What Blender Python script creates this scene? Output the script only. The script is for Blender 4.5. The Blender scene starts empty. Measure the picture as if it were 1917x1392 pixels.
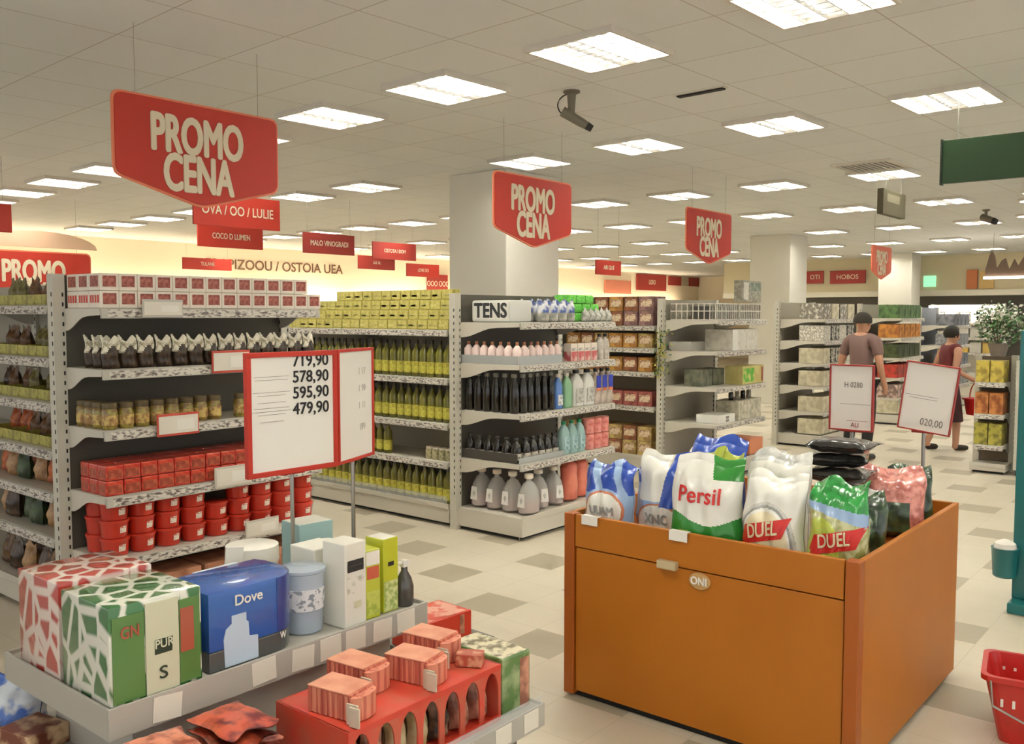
import bpy, bmesh, math, random
from mathutils import Vector, Matrix
random.seed(7)
R = math.radians
SC = bpy.context.scene
COL = SC.collection

# ---------------------------------------------------------------- camera
cam_d = bpy.data.cameras.new('camera')
cam_d.sensor_width = 36.0
cam_d.lens = 36.0 * 1700.0 / 1917.0
cam_d.clip_end = 200
cam = bpy.data.objects.new('camera', cam_d)
COL.objects.link(cam)
cam.location = (0, 0, 1.65)
cam.rotation_euler = (R(90 - 3.635), 0, R(39.646 - 90))
SC.camera = cam

# ---------------------------------------------------------------- world, exposure
w = bpy.data.worlds.new('world')
SC.world = w
w.use_nodes = True
w.node_tree.nodes['Background'].inputs[0].default_value = (1.0, 0.98, 0.95, 1)
w.node_tree.nodes['Background'].inputs[1].default_value = 0.75
SC.view_settings.view_transform = 'Standard'
SC.view_settings.look = 'None'
SC.view_settings.exposure = 0.58
SC.view_settings.gamma = 1.0
SC.view_settings.use_curve_mapping = False
LAMP = 66.0           # radiance of the ceiling fittings
LAMP_COL = (1.0, 0.975, 0.865)
CEIL = 3.1

# ---------------------------------------------------------------- materials
def lin(c):
    return tuple(((v / 255.0) / 12.92 if v <= 10 else (((v / 255.0) + 0.055) / 1.055) ** 2.4) for v in c)
_M = {}
def M(name, rgb=None, rough=0.5, metal=0.0, coat=0.0, alpha=1.0, trans=0.0, emit=None, estr=0.0):
    if name in _M: return _M[name]
    m = bpy.data.materials.new(name); m.use_nodes = True
    b = m.node_tree.nodes['Principled BSDF']
    b.inputs['Base Color'].default_value = lin(rgb) + (1,)
    b.inputs['Roughness'].default_value = rough
    b.inputs['Metallic'].default_value = metal
    b.inputs['Coat Weight'].default_value = coat
    b.inputs['Alpha'].default_value = alpha
    b.inputs['Transmission Weight'].default_value = trans
    if emit:
        b.inputs['Emission Color'].default_value = tuple(emit) + (1,)
        b.inputs['Emission Strength'].default_value = estr
    _M[name] = m
    return m
def MN(name, c1, c2, scale=20, lo=0.42, hi=0.58, rough=0.5, kind='noise', stretch=(1, 1, 1), coat=0.0, c3=None):
    """two (or three) colour print: noise or cells mixed in object space"""
    if name in _M: return _M[name]
    m = bpy.data.materials.new(name); m.use_nodes = True
    nt = m.node_tree; b = nt.nodes['Principled BSDF']
    tc = nt.nodes.new('ShaderNodeTexCoord'); mp = nt.nodes.new('ShaderNodeMapping')
    mp.inputs['Scale'].default_value = stretch
    nt.links.new(tc.outputs['Object'], mp.inputs['Vector'])
    if kind == 'noise':
        t = nt.nodes.new('ShaderNodeTexNoise'); t.inputs['Scale'].default_value = scale; t.inputs['Detail'].default_value = 3
        out = t.outputs[0]
    else:
        t = nt.nodes.new('ShaderNodeTexVoronoi'); t.inputs['Scale'].default_value = scale
        if kind == 'edge': t.feature = 'DISTANCE_TO_EDGE'
        out = t.outputs['Distance']
    nt.links.new(mp.outputs[0], t.inputs['Vector'])
    r = nt.nodes.new('ShaderNodeValToRGB')
    r.color_ramp.elements[0].position = lo; r.color_ramp.elements[0].color = lin(c1) + (1,)
    r.color_ramp.elements[1].position = hi; r.color_ramp.elements[1].color = lin(c2) + (1,)
    if c3:
        e = r.color_ramp.elements.new(min(0.99, hi + (hi - lo) * 1.5)); e.color = lin(c3) + (1,)
    nt.links.new(out, r.inputs[0]); nt.links.new(r.outputs[0], b.inputs['Base Color'])
    b.inputs['Roughness'].default_value = rough; b.inputs['Coat Weight'].default_value = coat
    _M[name] = m
    return m

def floor_material():
    m = bpy.data.materials.new('floor_tiles'); m.use_nodes = True
    nt = m.node_tree; b = nt.nodes['Principled BSDF']; L = nt.links.new
    def mth(op, a, bb=None):
        n = nt.nodes.new('ShaderNodeMath'); n.operation = op
        for i, v in enumerate((a, bb)):
            if v is None: continue
            if isinstance(v, (int, float)): n.inputs[i].default_value = v
            else: L(v, n.inputs[i])
        return n.outputs[0]
    geo = nt.nodes.new('ShaderNodeNewGeometry'); sx = nt.nodes.new('ShaderNodeSeparateXYZ')
    L(geo.outputs['Position'], sx.inputs[0])
    S = 0.305
    fx = mth('DIVIDE', mth('ADD', sx.outputs[0], 30.5 - 4.0), S); fy = mth('DIVIDE', mth('ADD', sx.outputs[1], 30.5 - 3.8), S)
    i = mth('FLOOR', fx); j = mth('FLOOR', fy)
    k = mth('MODULO', mth('ADD', mth('SUBTRACT', mth('MULTIPLY', i, 2), j), 500), 5)
    dark = mth('LESS_THAN', mth('ABSOLUTE', mth('SUBTRACT', k, 0)), 0.5)
    gx = mth('ABSOLUTE', mth('SUBTRACT', mth('FRACT', fx), 0.5)); gy = mth('ABSOLUTE', mth('SUBTRACT', mth('FRACT', fy), 0.5))
    joint = mth('GREATER_THAN', mth('MAXIMUM', gx, gy), 0.494)
    nz = nt.nodes.new('ShaderNodeTexNoise'); nz.inputs['Scale'].default_value = 1.3; nz.inputs['Detail'].default_value = 5
    L(geo.outputs['Position'], nz.inputs['Vector'])
    rp = nt.nodes.new('ShaderNodeValToRGB')
    rp.color_ramp.elements[0].position = 0.3; rp.color_ramp.elements[0].color = lin((194, 184, 163)) + (1,)
    rp.color_ramp.elements[1].position = 0.7; rp.color_ramp.elements[1].color = lin((207, 197, 177)) + (1,)
    L(nz.outputs[0], rp.inputs[0])
    def mix(f, a, c):
        n = nt.nodes.new('ShaderNodeMix'); n.data_type = 'RGBA'; L(f, n.inputs[0]); L(a, n.inputs[6]); n.inputs[7].default_value = lin(c) + (1,)
        return n.outputs[2]
    c = mix(dark, rp.outputs[0], (164, 154, 132)); c = mix(joint, c, (182, 172, 152))
    L(c, b.inputs['Base Color']); b.inputs['Roughness'].default_value = 0.42
    return m
def ceiling_material():
    m = bpy.data.materials.new('ceiling_tiles'); m.use_nodes = True
    nt = m.node_tree; b = nt.nodes['Principled BSDF']; L = nt.links.new
    geo = nt.nodes.new('ShaderNodeNewGeometry')
    mp = nt.nodes.new('ShaderNodeMapping'); mp.inputs['Rotation'].default_value = (0, 0, R(2.7)); mp.inputs['Location'].default_value = (0.26, 0.12, 0)
    L(geo.outputs['Position'], mp.inputs['Vector'])
    bt = nt.nodes.new('ShaderNodeTexBrick'); bt.offset = 0.0; bt.squash = 1.0
    bt.inputs['Scale'].default_value = 1.0; bt.inputs['Brick Width'].default_value = 0.61; bt.inputs['Row Height'].default_value = 0.61
    bt.inputs['Mortar Size'].default_value = 0.004; bt.inputs['Mortar Smooth'].default_value = 0.1
    bt.inputs['Color1'].default_value = lin((228, 229, 228)) + (1,); bt.inputs['Color2'].default_value = lin((224, 225, 224)) + (1,)
    bt.inputs['Mortar'].default_value = lin((190, 184, 172)) + (1,)
    L(mp.outputs[0], bt.inputs['Vector']); L(bt.outputs[0], b.inputs['Base Color']); b.inputs['Roughness'].default_value = 0.8
    return m

# ---------------------------------------------------------------- mesh building
class MB:
    def __init__(s): s.v = []; s.f = []; s.m = []; s.mats = []
    def mi(s, mat):
        if mat not in s.mats: s.mats.append(mat)
        return s.mats.index(mat)
    def add(s, vs, fs, mat):
        o = len(s.v); s.v += [tuple(p) for p in vs]; k = s.mi(mat) if not isinstance(mat, list) else None
        for n, f in enumerate(fs):
            s.f.append([o + i for i in f]); s.m.append(k if k is not None else s.mi(mat[n]))
        return s
    def box(s, x0, y0, z0, x1, y1, z1, mat):
        vs = [(x0, y0, z0), (x1, y0, z0), (x1, y1, z0), (x0, y1, z0), (x0, y0, z1), (x1, y0, z1), (x1, y1, z1), (x0, y1, z1)]
        return s.add(vs, [(3, 2, 1, 0), (4, 5, 6, 7), (0, 1, 5, 4), (2, 3, 7, 6), (1, 2, 6, 5), (3, 0, 4, 7)], mat)
    def quad(s, a, b, c, d, mat): return s.add([a, b, c, d], [(0, 1, 2, 3)], mat)
    def lathe(s, prof, mat, seg=16, cx=0, cy=0, sx=1, sy=1):
        vs = []; fs = []; ms = []
        for (r, z) in prof:
            for k in range(seg):
                a = 2 * math.pi * k / seg; vs.append((cx + r * math.cos(a) * sx, cy + r * math.sin(a) * sy, z))
        for i in range(len(prof) - 1):
            for k in range(seg):
                fs.append((i * seg + k, i * seg + (k + 1) % seg, (i + 1) * seg + (k + 1) % seg, (i + 1) * seg + k))
                ms.append(mat[i] if isinstance(mat, (list, tuple)) else mat)
        fs.append(tuple(range(seg))[::-1]); ms.append(mat[0] if isinstance(mat, (list, tuple)) else mat)
        n = (len(prof) - 1) * seg; fs.append(tuple(range(n, n + seg))); ms.append(mat[-1] if isinstance(mat, (list, tuple)) else mat)
        return s.add(vs, fs, ms)
    def tube(s, path, r, mat, seg=8):
        vs = []; fs = []; n = len(path); P = [Vector(p) for p in path]
        for i, p in enumerate(P):
            d = (P[min(i + 1, n - 1)] - P[max(i - 1, 0)]).normalized()
            u = d.cross(Vector((0, 0, 1)) if abs(d.z) < 0.9 else Vector((1, 0, 0))).normalized(); v = d.cross(u)
            rr = r[i] if isinstance(r, (list, tuple)) else r
            for k in range(seg):
                a = 2 * math.pi * k / seg; vs.append(p + (u * math.cos(a) + v * math.sin(a)) * rr)
        for i in range(n - 1):
            for k in range(seg): fs.append((i * seg + k, i * seg + (k + 1) % seg, (i + 1) * seg + (k + 1) % seg, (i + 1) * seg + k))
        fs.append(tuple(range(seg))[::-1]); fs.append(tuple(range((n - 1) * seg, n * seg)))
        return s.add(vs, fs, mat)
    def prism(s, poly, axis, a, b, mat):
        """poly in the plane across AXIS, extruded from a to b. x: (y,z); y: (x,z); z: (x,y)"""
        def pt(p, t): return {'x': (t, p[0], p[1]), 'y': (p[0], t, p[1]), 'z': (p[0], p[1], t)}[axis]
        n = len(poly); vs = [pt(p, a) for p in poly] + [pt(p, b) for p in poly]
        fs = [tuple(range(n)), tuple(range(2 * n - 1, n - 1, -1))] + [(i, i + n, (i + 1) % n + n, (i + 1) % n) for i in range(n)]
        return s.add(vs, fs, mat)
    def mesh(s, name, bevel=0.0, smooth=False, rot=None):
        me = bpy.data.meshes.new(name); me.from_pydata(s.v, [], s.f)
        for mt in s.mats: me.materials.append(mt)
        me.polygons.foreach_set('material_index', s.m)
        bm = bmesh.new(); bm.from_mesh(me)
        if rot is not None: bmesh.ops.transform(bm, matrix=rot, verts=bm.verts)
        bmesh.ops.recalc_face_normals(bm, faces=bm.faces)
        if bevel > 0:
            es = [e for e in bm.edges if len(e.link_faces) == 2 and e.calc_face_angle(0) > R(35)]
            bmesh.ops.bevel(bm, geom=es, offset=bevel, segments=2, affect='EDGES', profile=0.6)
        bm.to_mesh(me); bm.free()
        if smooth:
            me.polygons.foreach_set('use_smooth', [True] * len(me.polygons))
            me.set_sharp_from_angle(angle=R(40))
        me.update()
        return me

_T = {}
def text_mesh(txt, size, mat, bold=0.0, sx=1.0, depth=0.002, align='CENTER', rotx=True, cut=0):
    key = (txt, size, mat.name, bold, sx, depth, align, rotx, cut)
    if key in _T: return _T[key]
    cu = bpy.data.curves.new('lettering', 'FONT'); cu.body = txt; cu.size = size; cu.extrude = depth / 2
    cu.align_x = align; cu.align_y = 'CENTER'; cu.resolution_u = 4; cu.space_line = 0.92
    o = bpy.data.objects.new('lettering', cu); me = bpy.data.meshes.new_from_object(o)
    bpy.data.objects.remove(o); bpy.data.curves.remove(cu)
    me.transform(Matrix.Diagonal((sx, 1, 1, 1)))
    if bold:      # heavier strokes: overlapped shifted copies
        bm = bmesh.new(); b = bold * size
        for q, (dx, dy) in enumerate(((0, 0), (b, 0), (-b, 0), (0, b), (0, -b), (b * .7, b * .7), (-b * .7, b * .7), (b * .7, -b * .7), (-b * .7, -b * .7))):
            t = me.copy(); t.transform(Matrix.Translation((dx, dy, q * 2e-4))); bm.from_mesh(t); bpy.data.meshes.remove(t)
        bm.to_mesh(me); bm.free()
    if rotx: me.transform(Matrix.Rotation(R(90), 4, 'X'))
    me.materials.clear(); me.materials.append(mat); me.name = 'lettering'
    _T[key] = me
    return me
def text_into(mb, txt, size, mat, at, bold=0.0, sx=1.0, depth=0.002, rz=0.0, tilt=0.0):
    """flat lettering added to a mesh under construction (facing -Y, turned by rz)"""
    me = text_mesh(txt, size, mat, bold, sx, depth)
    X = Matrix.Translation(at) @ Matrix.Rotation(rz, 4, 'Z') @ Matrix.Rotation(tilt, 4, 'Y')
    mb.add([X @ v.co for v in me.vertices], [tuple(p.vertices) for p in me.polygons], mat)

# ---------------------------------------------------------------- objects
USED = {}
def tag(o, label, cat, group=None):
    o['label'] = label; o['category'] = cat
    if group: o['group'] = group
    USED.setdefault(label, []).append(o)
    return o
def put(name, me, parent=None, loc=(0, 0, 0), rot=(0, 0, 0), label=None):
    o = bpy.data.objects.new(name, me); COL.objects.link(o); o.location = loc; o.rotation_euler = rot
    if parent: o.parent = parent
    if label: o['label'] = label
    return o
def thing(name, label, cat, loc=(0, 0, 0), rz=0.0, group=None):
    o = bpy.data.objects.new(name, None); COL.objects.link(o); o.location = loc; o.rotation_euler = (0, 0, rz); o.empty_display_size = 0.1
    return tag(o, label, cat, group)
def struct(name, me, loc=(0, 0, 0), rot=(0, 0, 0)):
    o = put(name, me, None, loc, rot); o['kind'] = 'structure'
    return o
class Proto:
    def __init__(s, name, me, cat, kids=()): s.name, s.me, s.cat, s.kids, s.src = name, me, cat, list(kids), None
    def place(s, label, loc, rz=0.0, group=None, tilt=0.0, sc=1.0):
        rot = (tilt, 0, rz)
        if s.src is None:
            o = put(s.name, s.me, None, loc, rot); s.src = (o, [put(n, m, o, label=lb) for n, m, lb in s.kids])
        else:
            o = s.src[0].copy(); COL.objects.link(o); o.location = loc; o.rotation_euler = rot
            for c0 in s.src[1]:
                c = c0.copy(); COL.objects.link(c); c.parent = o
        o.scale = (sc, sc, sc)
        if 'group' in o.keys(): del o['group']
        return tag(o, label, s.cat, group)
ORD = ('first second third fourth fifth sixth seventh eighth ninth tenth eleventh twelfth thirteenth fourteenth fifteenth sixteenth seventeenth '
       'eighteenth nineteenth twentieth twenty-first twenty-second twenty-third twenty-fourth twenty-fifth twenty-sixth twenty-seventh twenty-eighth').split()

# ---------------------------------------------------------------- palette
WHITE = M('white_enamel', (214, 208, 194), 0.45)
SHELF = M('shelf_enamel', (204, 198, 184), 0.42)
SHELFG = M('shelf_grey', (182, 178, 166), 0.45)
POST = M('post_grey', (200, 196, 182), 0.5)
DARKBACK = M('dark_back_panel', (88, 84, 74), 0.6)
GREYBACK = M('grey_back_panel', (172, 166, 150), 0.6)
SLOT = M('slot_black', (26, 24, 22), 0.7)
RED = M('sign_red', (184, 46, 28), 0.55)
DKRED = M('sign_dark_red', (156, 46, 38), 0.55)
CREAM = M('lettering_cream', (226, 214, 186), 0.5)
BLACK = M('ink_black', (22, 20, 20), 0.5)
PAPER = M('paper_white', (236, 232, 222), 0.6)
CARD = M('price_card_paper', (226, 220, 206), 0.6)
STEEL = M('brushed_steel', (170, 168, 162), 0.35, 0.9)
TRAY = M('tray_grey', (176, 172, 162), 0.42)
CLEAR = M('clear_plastic', (226, 230, 230), 0.12, alpha=0.28)
RAIL = MN('price_rail_print', (96, 84, 78), (206, 200, 188), 40, 0.38, 0.54, 0.5, stretch=(1, 1, 2.5))

# ---------------------------------------------------------------- the setting
fl = MB().box(-4, -6, -0.1, 32, 19, 0, floor_material()).mesh('floor'); struct('floor', fl)
ce = MB().box(-4, -6, CEIL, 32, 19, CEIL + 0.1, ceiling_material()).mesh('ceiling'); struct('ceiling', ce)
WALLM = M('wall_paint', (238, 226, 200), 0.75)
struct('wall_back', MB().box(-4, 17, 0, 32, 17.15, CEIL, WALLM).mesh('wall_back'))
struct('wall_far', MB().box(31.85, -6, 0, 32, 17, CEIL, WALLM).mesh('wall_far'))
PIL = M('pillar_paint', (222, 218, 206), 0.6)
for n, (x0, x1, y0, y1) in enumerate(((7.0, 7.88, 5.875, 6.66), (15.9, 16.68, 6.65, 7.43), (22.62, 23.34, 6.48, 7.245))):
    struct('pillar_%d' % (n + 1), MB().box(x0, y0, 0, x1, y1, CEIL, PIL).mesh('pillar', 0.012))

# ceiling fittings: louvred square troffers in rows
def lamp_material():
    m = bpy.data.materials.new('lamp_diffuser'); m.use_nodes = True; nt = m.node_tree; b = nt.nodes['Principled BSDF']; L = nt.links.new
    tc = nt.nodes.new('ShaderNodeTexCoord'); wv = nt.nodes.new('ShaderNodeTexWave'); wv.wave_type = 'BANDS'; wv.bands_direction = 'Y'
    wv.inputs['Scale'].default_value = 2.2; wv.inputs['Distortion'].default_value = 0.0
    L(tc.outputs['Object'], wv.inputs['Vector'])
    r = nt.nodes.new('ShaderNodeMapRange'); r.inputs[1].default_value = 0.80; r.inputs[2].default_value = 0.97; r.inputs[3].default_value = 0.55; r.inputs[4].default_value = LAMP
    L(wv.outputs['Fac'], r.inputs[0]); L(r.outputs[0], b.inputs['Emission Strength'])
    b.inputs['Emission Color'].default_value = LAMP_COL + (1,); b.inputs['Base Color'].default_value = (.12, .12, .12, 1)
    return m
EM = lamp_material()
LOUV = M('louvre_aluminium', (232, 230, 226), 0.3, 0.6)
FRAME = M('fitting_frame', (214, 208, 196), 0.5)
def troffer():
    a = 0.29
    f = MB()
    for (x0, y0, x1, y1) in ((-a, -a, a, -a + .018), (-a, a - .018, a, a), (-a, -a + .018, -a + .018, a - .018), (a - .018, -a + .018, a, a - .018)):
        f.box(x0, y0, -.034, x1, y1, 0, FRAME)
    d = MB().box(-a + .018, -a + .018, -.006, a - .018, a - .018, -.001, EM)
    l = MB()
    for k in range(1, 7):
        x = -a + .018 + k * (2 * a - .036) / 7; l.box(x - .003, -a + .018, -.032, x + .003, a - .018, -.008, LOUV)
    for k in range(1, 5):
        y = -a + .018 + k * (2 * a - .036) / 5; l.box(-a + .018, y - .003, -.031, a - .018, y + .003, -.009, LOUV)
    return f.mesh('frame'), d.mesh('diffuser'), l.mesh('louvre')
TF = troffer(); LIGHTS = []
ROWN = ['over the grey tray display', 'over the pillar aisle', 'beyond the pillar aisle', 'over the fourth aisle', 'over the fifth aisle', 'over the far aisle', 'over the last aisle']
for r_, (x0, y0, st, n0, n1) in enumerate(((4.2, 2.86, 1.215, -3, 11), (6.66, 2.93, 1.235, -3, 11), (9.7, 3.07, 1.22, -3, 11), (12.46, 3.2, 1.22, -2, 11), (15.6, 3.5, 1.22, -2, 11), (18.8, 3.5, 1.22, -2, 10), (22.0, 3.5, 1.22, -2, 10))):
    ks = [k for k in range(n0, n1 + 1) if not (y0 + k * st > 16.4 or (r_ == 1 and 5.6 < y0 + k * st < 7.0) or (r_ == 4 and 6.2 < y0 + k * st < 7.8))]
    for k in ks:
        y = y0 + k * st; x = x0 + .052 * (y - y0)
        o = thing('ceiling_light', 'louvred ceiling light %s, %s in its row from the back wall' % (ROWN[r_], ORD[len(ks) - 1 - ks.index(k)]), 'light', (x, y, CEIL), R(-2.7), 'louvred ceiling lights')
        put('frame', TF[0], o); put('diffuser', TF[1], o); put('louvre', TF[2], o)
for k in range(6):   # a row behind the viewer, same grid
    y = -3.6 + k * 1.22
    o = thing('ceiling_light', 'square louvred ceiling light above the viewer, %s along its row' % ORD[k], 'light', (1.35 + .052 * (y - 2.9), y, CEIL), R(-2.7), 'louvred ceiling lights')
    put('frame', TF[0], o); put('diffuser', TF[1], o); put('louvre', TF[2], o)
# two round downlights
for n, (x, y, wh) in enumerate(((13.1, 2.3, 'nearer the green board'), (15.1, 2.7, 'beyond its twin, nearer the far fascia'))):
    o = thing('downlight', 'round bright ceiling downlight, %s' % wh, 'light', (x, y, CEIL), 0, 'round downlights')
    put('trim_ring', MB().lathe([(.2, 0), (.2, -.02), (.17, -.03), (.165, -.004)], FRAME, 24).mesh('trim_ring', smooth=True), o)
    put('diffuser', MB().lathe([(.165, -.001), (.165, -.016)], M('downlight_diffuser', (255, 255, 255), .5, emit=LAMP_COL, estr=9.0), 24).mesh('diffuser'), o)

# ---------------------------------------------------------------- gondola shelving
def gondola(name, label, L, D, levels, H, loc, rz, bays=1, back=None, base_h=0.12, base_D=None, post=None, group=None, ends=True, rail=True):
    """back panel in the plane y=0, shelves towards -y, x from 0 to L, z the shelf tops"""
    back = back or GREYBACK; post = post or POST; base_D = base_D or D
    t = thing(name, label, 'shelving', loc, rz, group)
    put('back_panel', MB().box(0.02, -0.015, base_h, L - 0.02, 0.005, H - 0.01, back).mesh('back_panel'), t)
    for b in range(bays + 1):
        x = L * b / bays; m = MB().box(x - .03, -.035, 0, x + .03, .03, H, post)
        for z in [base_h + .1 + .05 * q for q in range(int((H - base_h - .15) / .05))]:
            m.box(x + .014, -.0365, z, x + .022, -.0345, z + .020, SLOT)
            if b in (0, bays): m.box(x - .0315, -.022, z, x - .0295, -.014, z + .022, SLOT)
        put('upright_post', m.mesh('upright_post'), t)
    bs = MB().box(0, -base_D, .03, L, 0, base_h, SHELF).box(.02, -base_D + .04, 0, L - .02, 0, .03, SLOT)
    bs.box(0, -base_D - .006, base_h - .03, L, -base_D, base_h + .012, SHELF)
    put('base', bs.mesh('base', .004), t)
    for b in range(bays):
        x0, x1 = L * b / bays + .032, L * (b + 1) / bays - .032
        if bays > 1: x0 -= .03; x1 += .03
        for z in levels:
            sh = put('shelf', MB().box(x0, -D, z - .03, x1, -.036, z, SHELF).mesh('shelf', .003), t)
            if rail:
                put('price_rail', MB().prism([(-D - .001, z), (-D - .012, z - .005), (-D - .02, z - .05), (-D - .001, z - .05)], 'x', x0, x1, SHELFG).quad((x0 + .03, -D - .0135, z - .008), (x1 - .03, -D - .0135, z - .008), (x1 - .03, -D - .0208, z - .046), (x0 + .03, -D - .0208, z - .046), RAIL).mesh('price_rail'), sh)
            pl = [(-.036, z - .002), (-.036, z - .115)] + [(-.036 - (D - .036) * q, z - .115 + .075 * (0.5 - 0.5 * math.cos(math.pi * min(1, q / .62)))) for q in (.1, .2, .3, .4, .5, .62)] + [(-D, z - .034), (-D, z - .002)]
            for bx in ((x0 - .005, x0 + .0), (x1, x1 + .005)):
                put('bracket', MB().prism(pl, 'x', bx[0], bx[1], SHELF).mesh('bracket'), sh)
    return t
LV = (1.59, 1.28, .92, .555)
gondola('endcap_shelving', 'white endcap shelving holding red tubs and tins, dark back panel', 1.38, .40, (.436, .75, 1.08, 1.38, 1.68), 1.855, (2.09, 4.75, 0), 0, 1, DARKBACK, .14)
gondola('endcap_shelving', 'white endcap shelving with detergents in front of the big pillar', 1.30, .61, LV, 1.81, (5.05, 4.75, 0), 0, 1, DARKBACK, .17, .66)
gondola('endcap_shelving', 'half-empty grey endcap shelving behind the orange bin', 1.16, .62, LV, 1.81, (8.12, 4.75, 0), 0, 1, GREYBACK, .17, .66)
gondola('endcap_shelving', 'endcap shelving with white cartons, behind the grey-shirted person', 1.16, .6, (1.59, 1.32, 1.04, .76, .44), 1.81, (10.97, 4.75, 0), 0, 1, GREYBACK, .15, .62)
gondola('endcap_shelving', 'endcap shelving with green and orange goods beyond the grey-shirted person', 1.2, .6, (1.59, 1.30, 1.0, .7, .4), 1.81, (14.0, 4.75, 0), 0, 1, GREYBACK, .15, .62)
gondola('endcap_shelving', 'blue-grey endcap shelving under the third pillar', 1.1, .6, (1.45, 1.1, .75, .4), 1.78, (17.1, 4.75, 0), 0, 1, M('blue_grey_panel', (120, 126, 138), .6), .15, .62)
LVA = (1.70, 1.425, 1.19, .94, .715, .475)
gondola('aisle_shelving', 'aisle shelving with olive crates, beside the red-tub endcap', 2.4, .45, LVA, 1.84, (2.55, 7.24, 0), R(-90), 2, GREYBACK, .16)
LVB = (1.53, 1.155, .806, .505)
gondola('aisle_shelving', 'aisle shelving with rows of oil bottles, yellow boxes on top', 3.75, .44, LVB, 1.78, (5.49, 8.57, 0), R(-90), 3, GREYBACK, .17)
LVC = (1.53, 1.30, 1.05, .69)
gondola('aisle_shelving', 'aisle shelving with brown and pink boxes, beside the grey endcap', 3.75, .44, LVC, 1.80, (8.56, 8.57, 0), R(-90), 3, GREYBACK, .17)

# ---------------------------------------------------------------- product kinds
def carton(name, cat, w, d, h, mat, decals=(), bevel=0.003, kids=(), top=None):
    """box centred in x and y, base at z=0; decals (face, u0, v0, u1, v1, mat) in 0..1 of the face"""
    m = MB().box(-w / 2, -d / 2, 0, w / 2, d / 2, h, [mat, top or mat, mat, mat, mat, mat])
    me = m.mesh(name, bevel); ks = list(kids)
    for (fc, u0, v0, u1, v1, mt) in decals:
        e = .0012
        if fc == 'f': a = [(-w / 2 + u * w, -d / 2 - e, v * h) for u, v in ((u0, v0), (u1, v0), (u1, v1), (u0, v1))]
        elif fc == 'l': a = [(-w / 2 - e, d / 2 - u * d, v * h) for u, v in ((u0, v0), (u1, v0), (u1, v1), (u0, v1))]
        elif fc == 'r': a = [(w / 2 + e, -d / 2 + u * d, v * h) for u, v in ((u0, v0), (u1, v0), (u1, v1), (u0, v1))]
        else: a = [(-w / 2 + u * w, -d / 2 + v * d, h + e) for u, v in ((u0, v0), (u1, v0), (u1, v1), (u0, v1))]
        ks.append(('printed_panel', MB().quad(*a, mt).mesh('printed_panel'), None))
    return Proto(name, me, cat, ks)
def bottle(name, cat, prof, mat, cap=None, label=None, seg=14, sx=1, sy=1):
    """prof: (r,z) list; cap: (r,z0,z1,mat); label: (r,z0,z1,mat)"""
    me = MB().lathe(prof, mat, seg, sx=sx, sy=sy).mesh(name, smooth=True); ks = []
    if cap: ks.append(('cap', MB().lathe([(cap[0] * .96, cap[1]), (cap[0], cap[1] + .003), (cap[0], cap[2] - .003), (cap[0] * .9, cap[2])], cap[3], seg, sx=sx, sy=sy).mesh('cap', smooth=True), None))
    if label: ks.append(('paper_label', MB().lathe([(label[0], label[1]), (label[0], label[2])], label[3], seg, sx=sx, sy=sy).mesh('paper_label', smooth=True), None))
    return Proto(name, me, cat, ks)
def pouch_mesh(name, w, h, t, fn, seed=0, nu=26, nv=32, crimp=.92, square=2.6, wr=.004, slump=0.0):
    """a filled film bag standing at z=0, front to -y; fn(u, v, front) gives the material, u -1..1, v 0..1"""
    rnd = random.Random(seed); ph = [rnd.uniform(0, 6.28) for _ in range(8)]
    def pt(u, v, s):
        body = min(1.0, v / .10) ** .5 * (1 - max(0, (v - .45) / (crimp - .45)) ** 1.6) if v < crimp else 0
        prof = (1 - abs(u) ** square) ** .55 if abs(u) < 1 else 0
        y = s * (t / 2 * body * prof + .0015)
        y += (math.sin(5 * u + 9 * v + ph[0]) * math.sin(7 * v - 4 * u + ph[1]) + .6 * math.sin(13 * u + ph[2]) * math.sin(11 * v + ph[3])) * wr * (1 if v < crimp else .7) * (.3 + prof)
        wd = w / 2 * (1 - .05 * math.sin(math.pi * min(1, v * 1.05))) * (1 + .015 * math.sin(16 * v + ph[4]))
        k = max(0.0, v - .74) / .26
        if slump:      # the top folds back and crumples
            y += slump * k * k * .12 + k * .010 * math.sin(9 * u + ph[6]); wd *= 1 - .10 * k
        return (u * wd + .004 * math.sin(10 * v + ph[5]) * abs(u), y, v * h - slump * k * k * .05 + k * .014 * math.sin(4 * u + ph[7]) + .004 * math.sin(5 * u + ph[6]) * (v > .9))
    m = MB()
    for s in (-1, 1):
        vs = [pt(-1 + 2 * i / nu, j / nv, s) for j in range(nv + 1) for i in range(nu + 1)]
        fs = []; ms = []
        for j in range(nv):
            for i in range(nu):
                q = (j * (nu + 1) + i, j * (nu + 1) + i + 1, (j + 1) * (nu + 1) + i + 1, (j + 1) * (nu + 1) + i)
                fs.append(q if s < 0 else q[::-1]); ms.append(fn(-1 + 2 * (i + .5) / nu, (j + .5) / nv, s < 0))
        m.add(vs, fs, ms)
    me = m.mesh(name)
    bm = bmesh.new(); bm.from_mesh(me); bmesh.ops.remove_doubles(bm, verts=bm.verts, dist=.0005); bmesh.ops.recalc_face_normals(bm, faces=bm.faces)
    bm.to_mesh(me); bm.free(); me.polygons.foreach_set('use_smooth', [True] * len(me.polygons)); me.update()
    return me, (lambda x, z: pt(max(-1, min(1, x / (w / 2 * .97))), max(0, min(1, z / h)), -1)[1])
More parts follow.
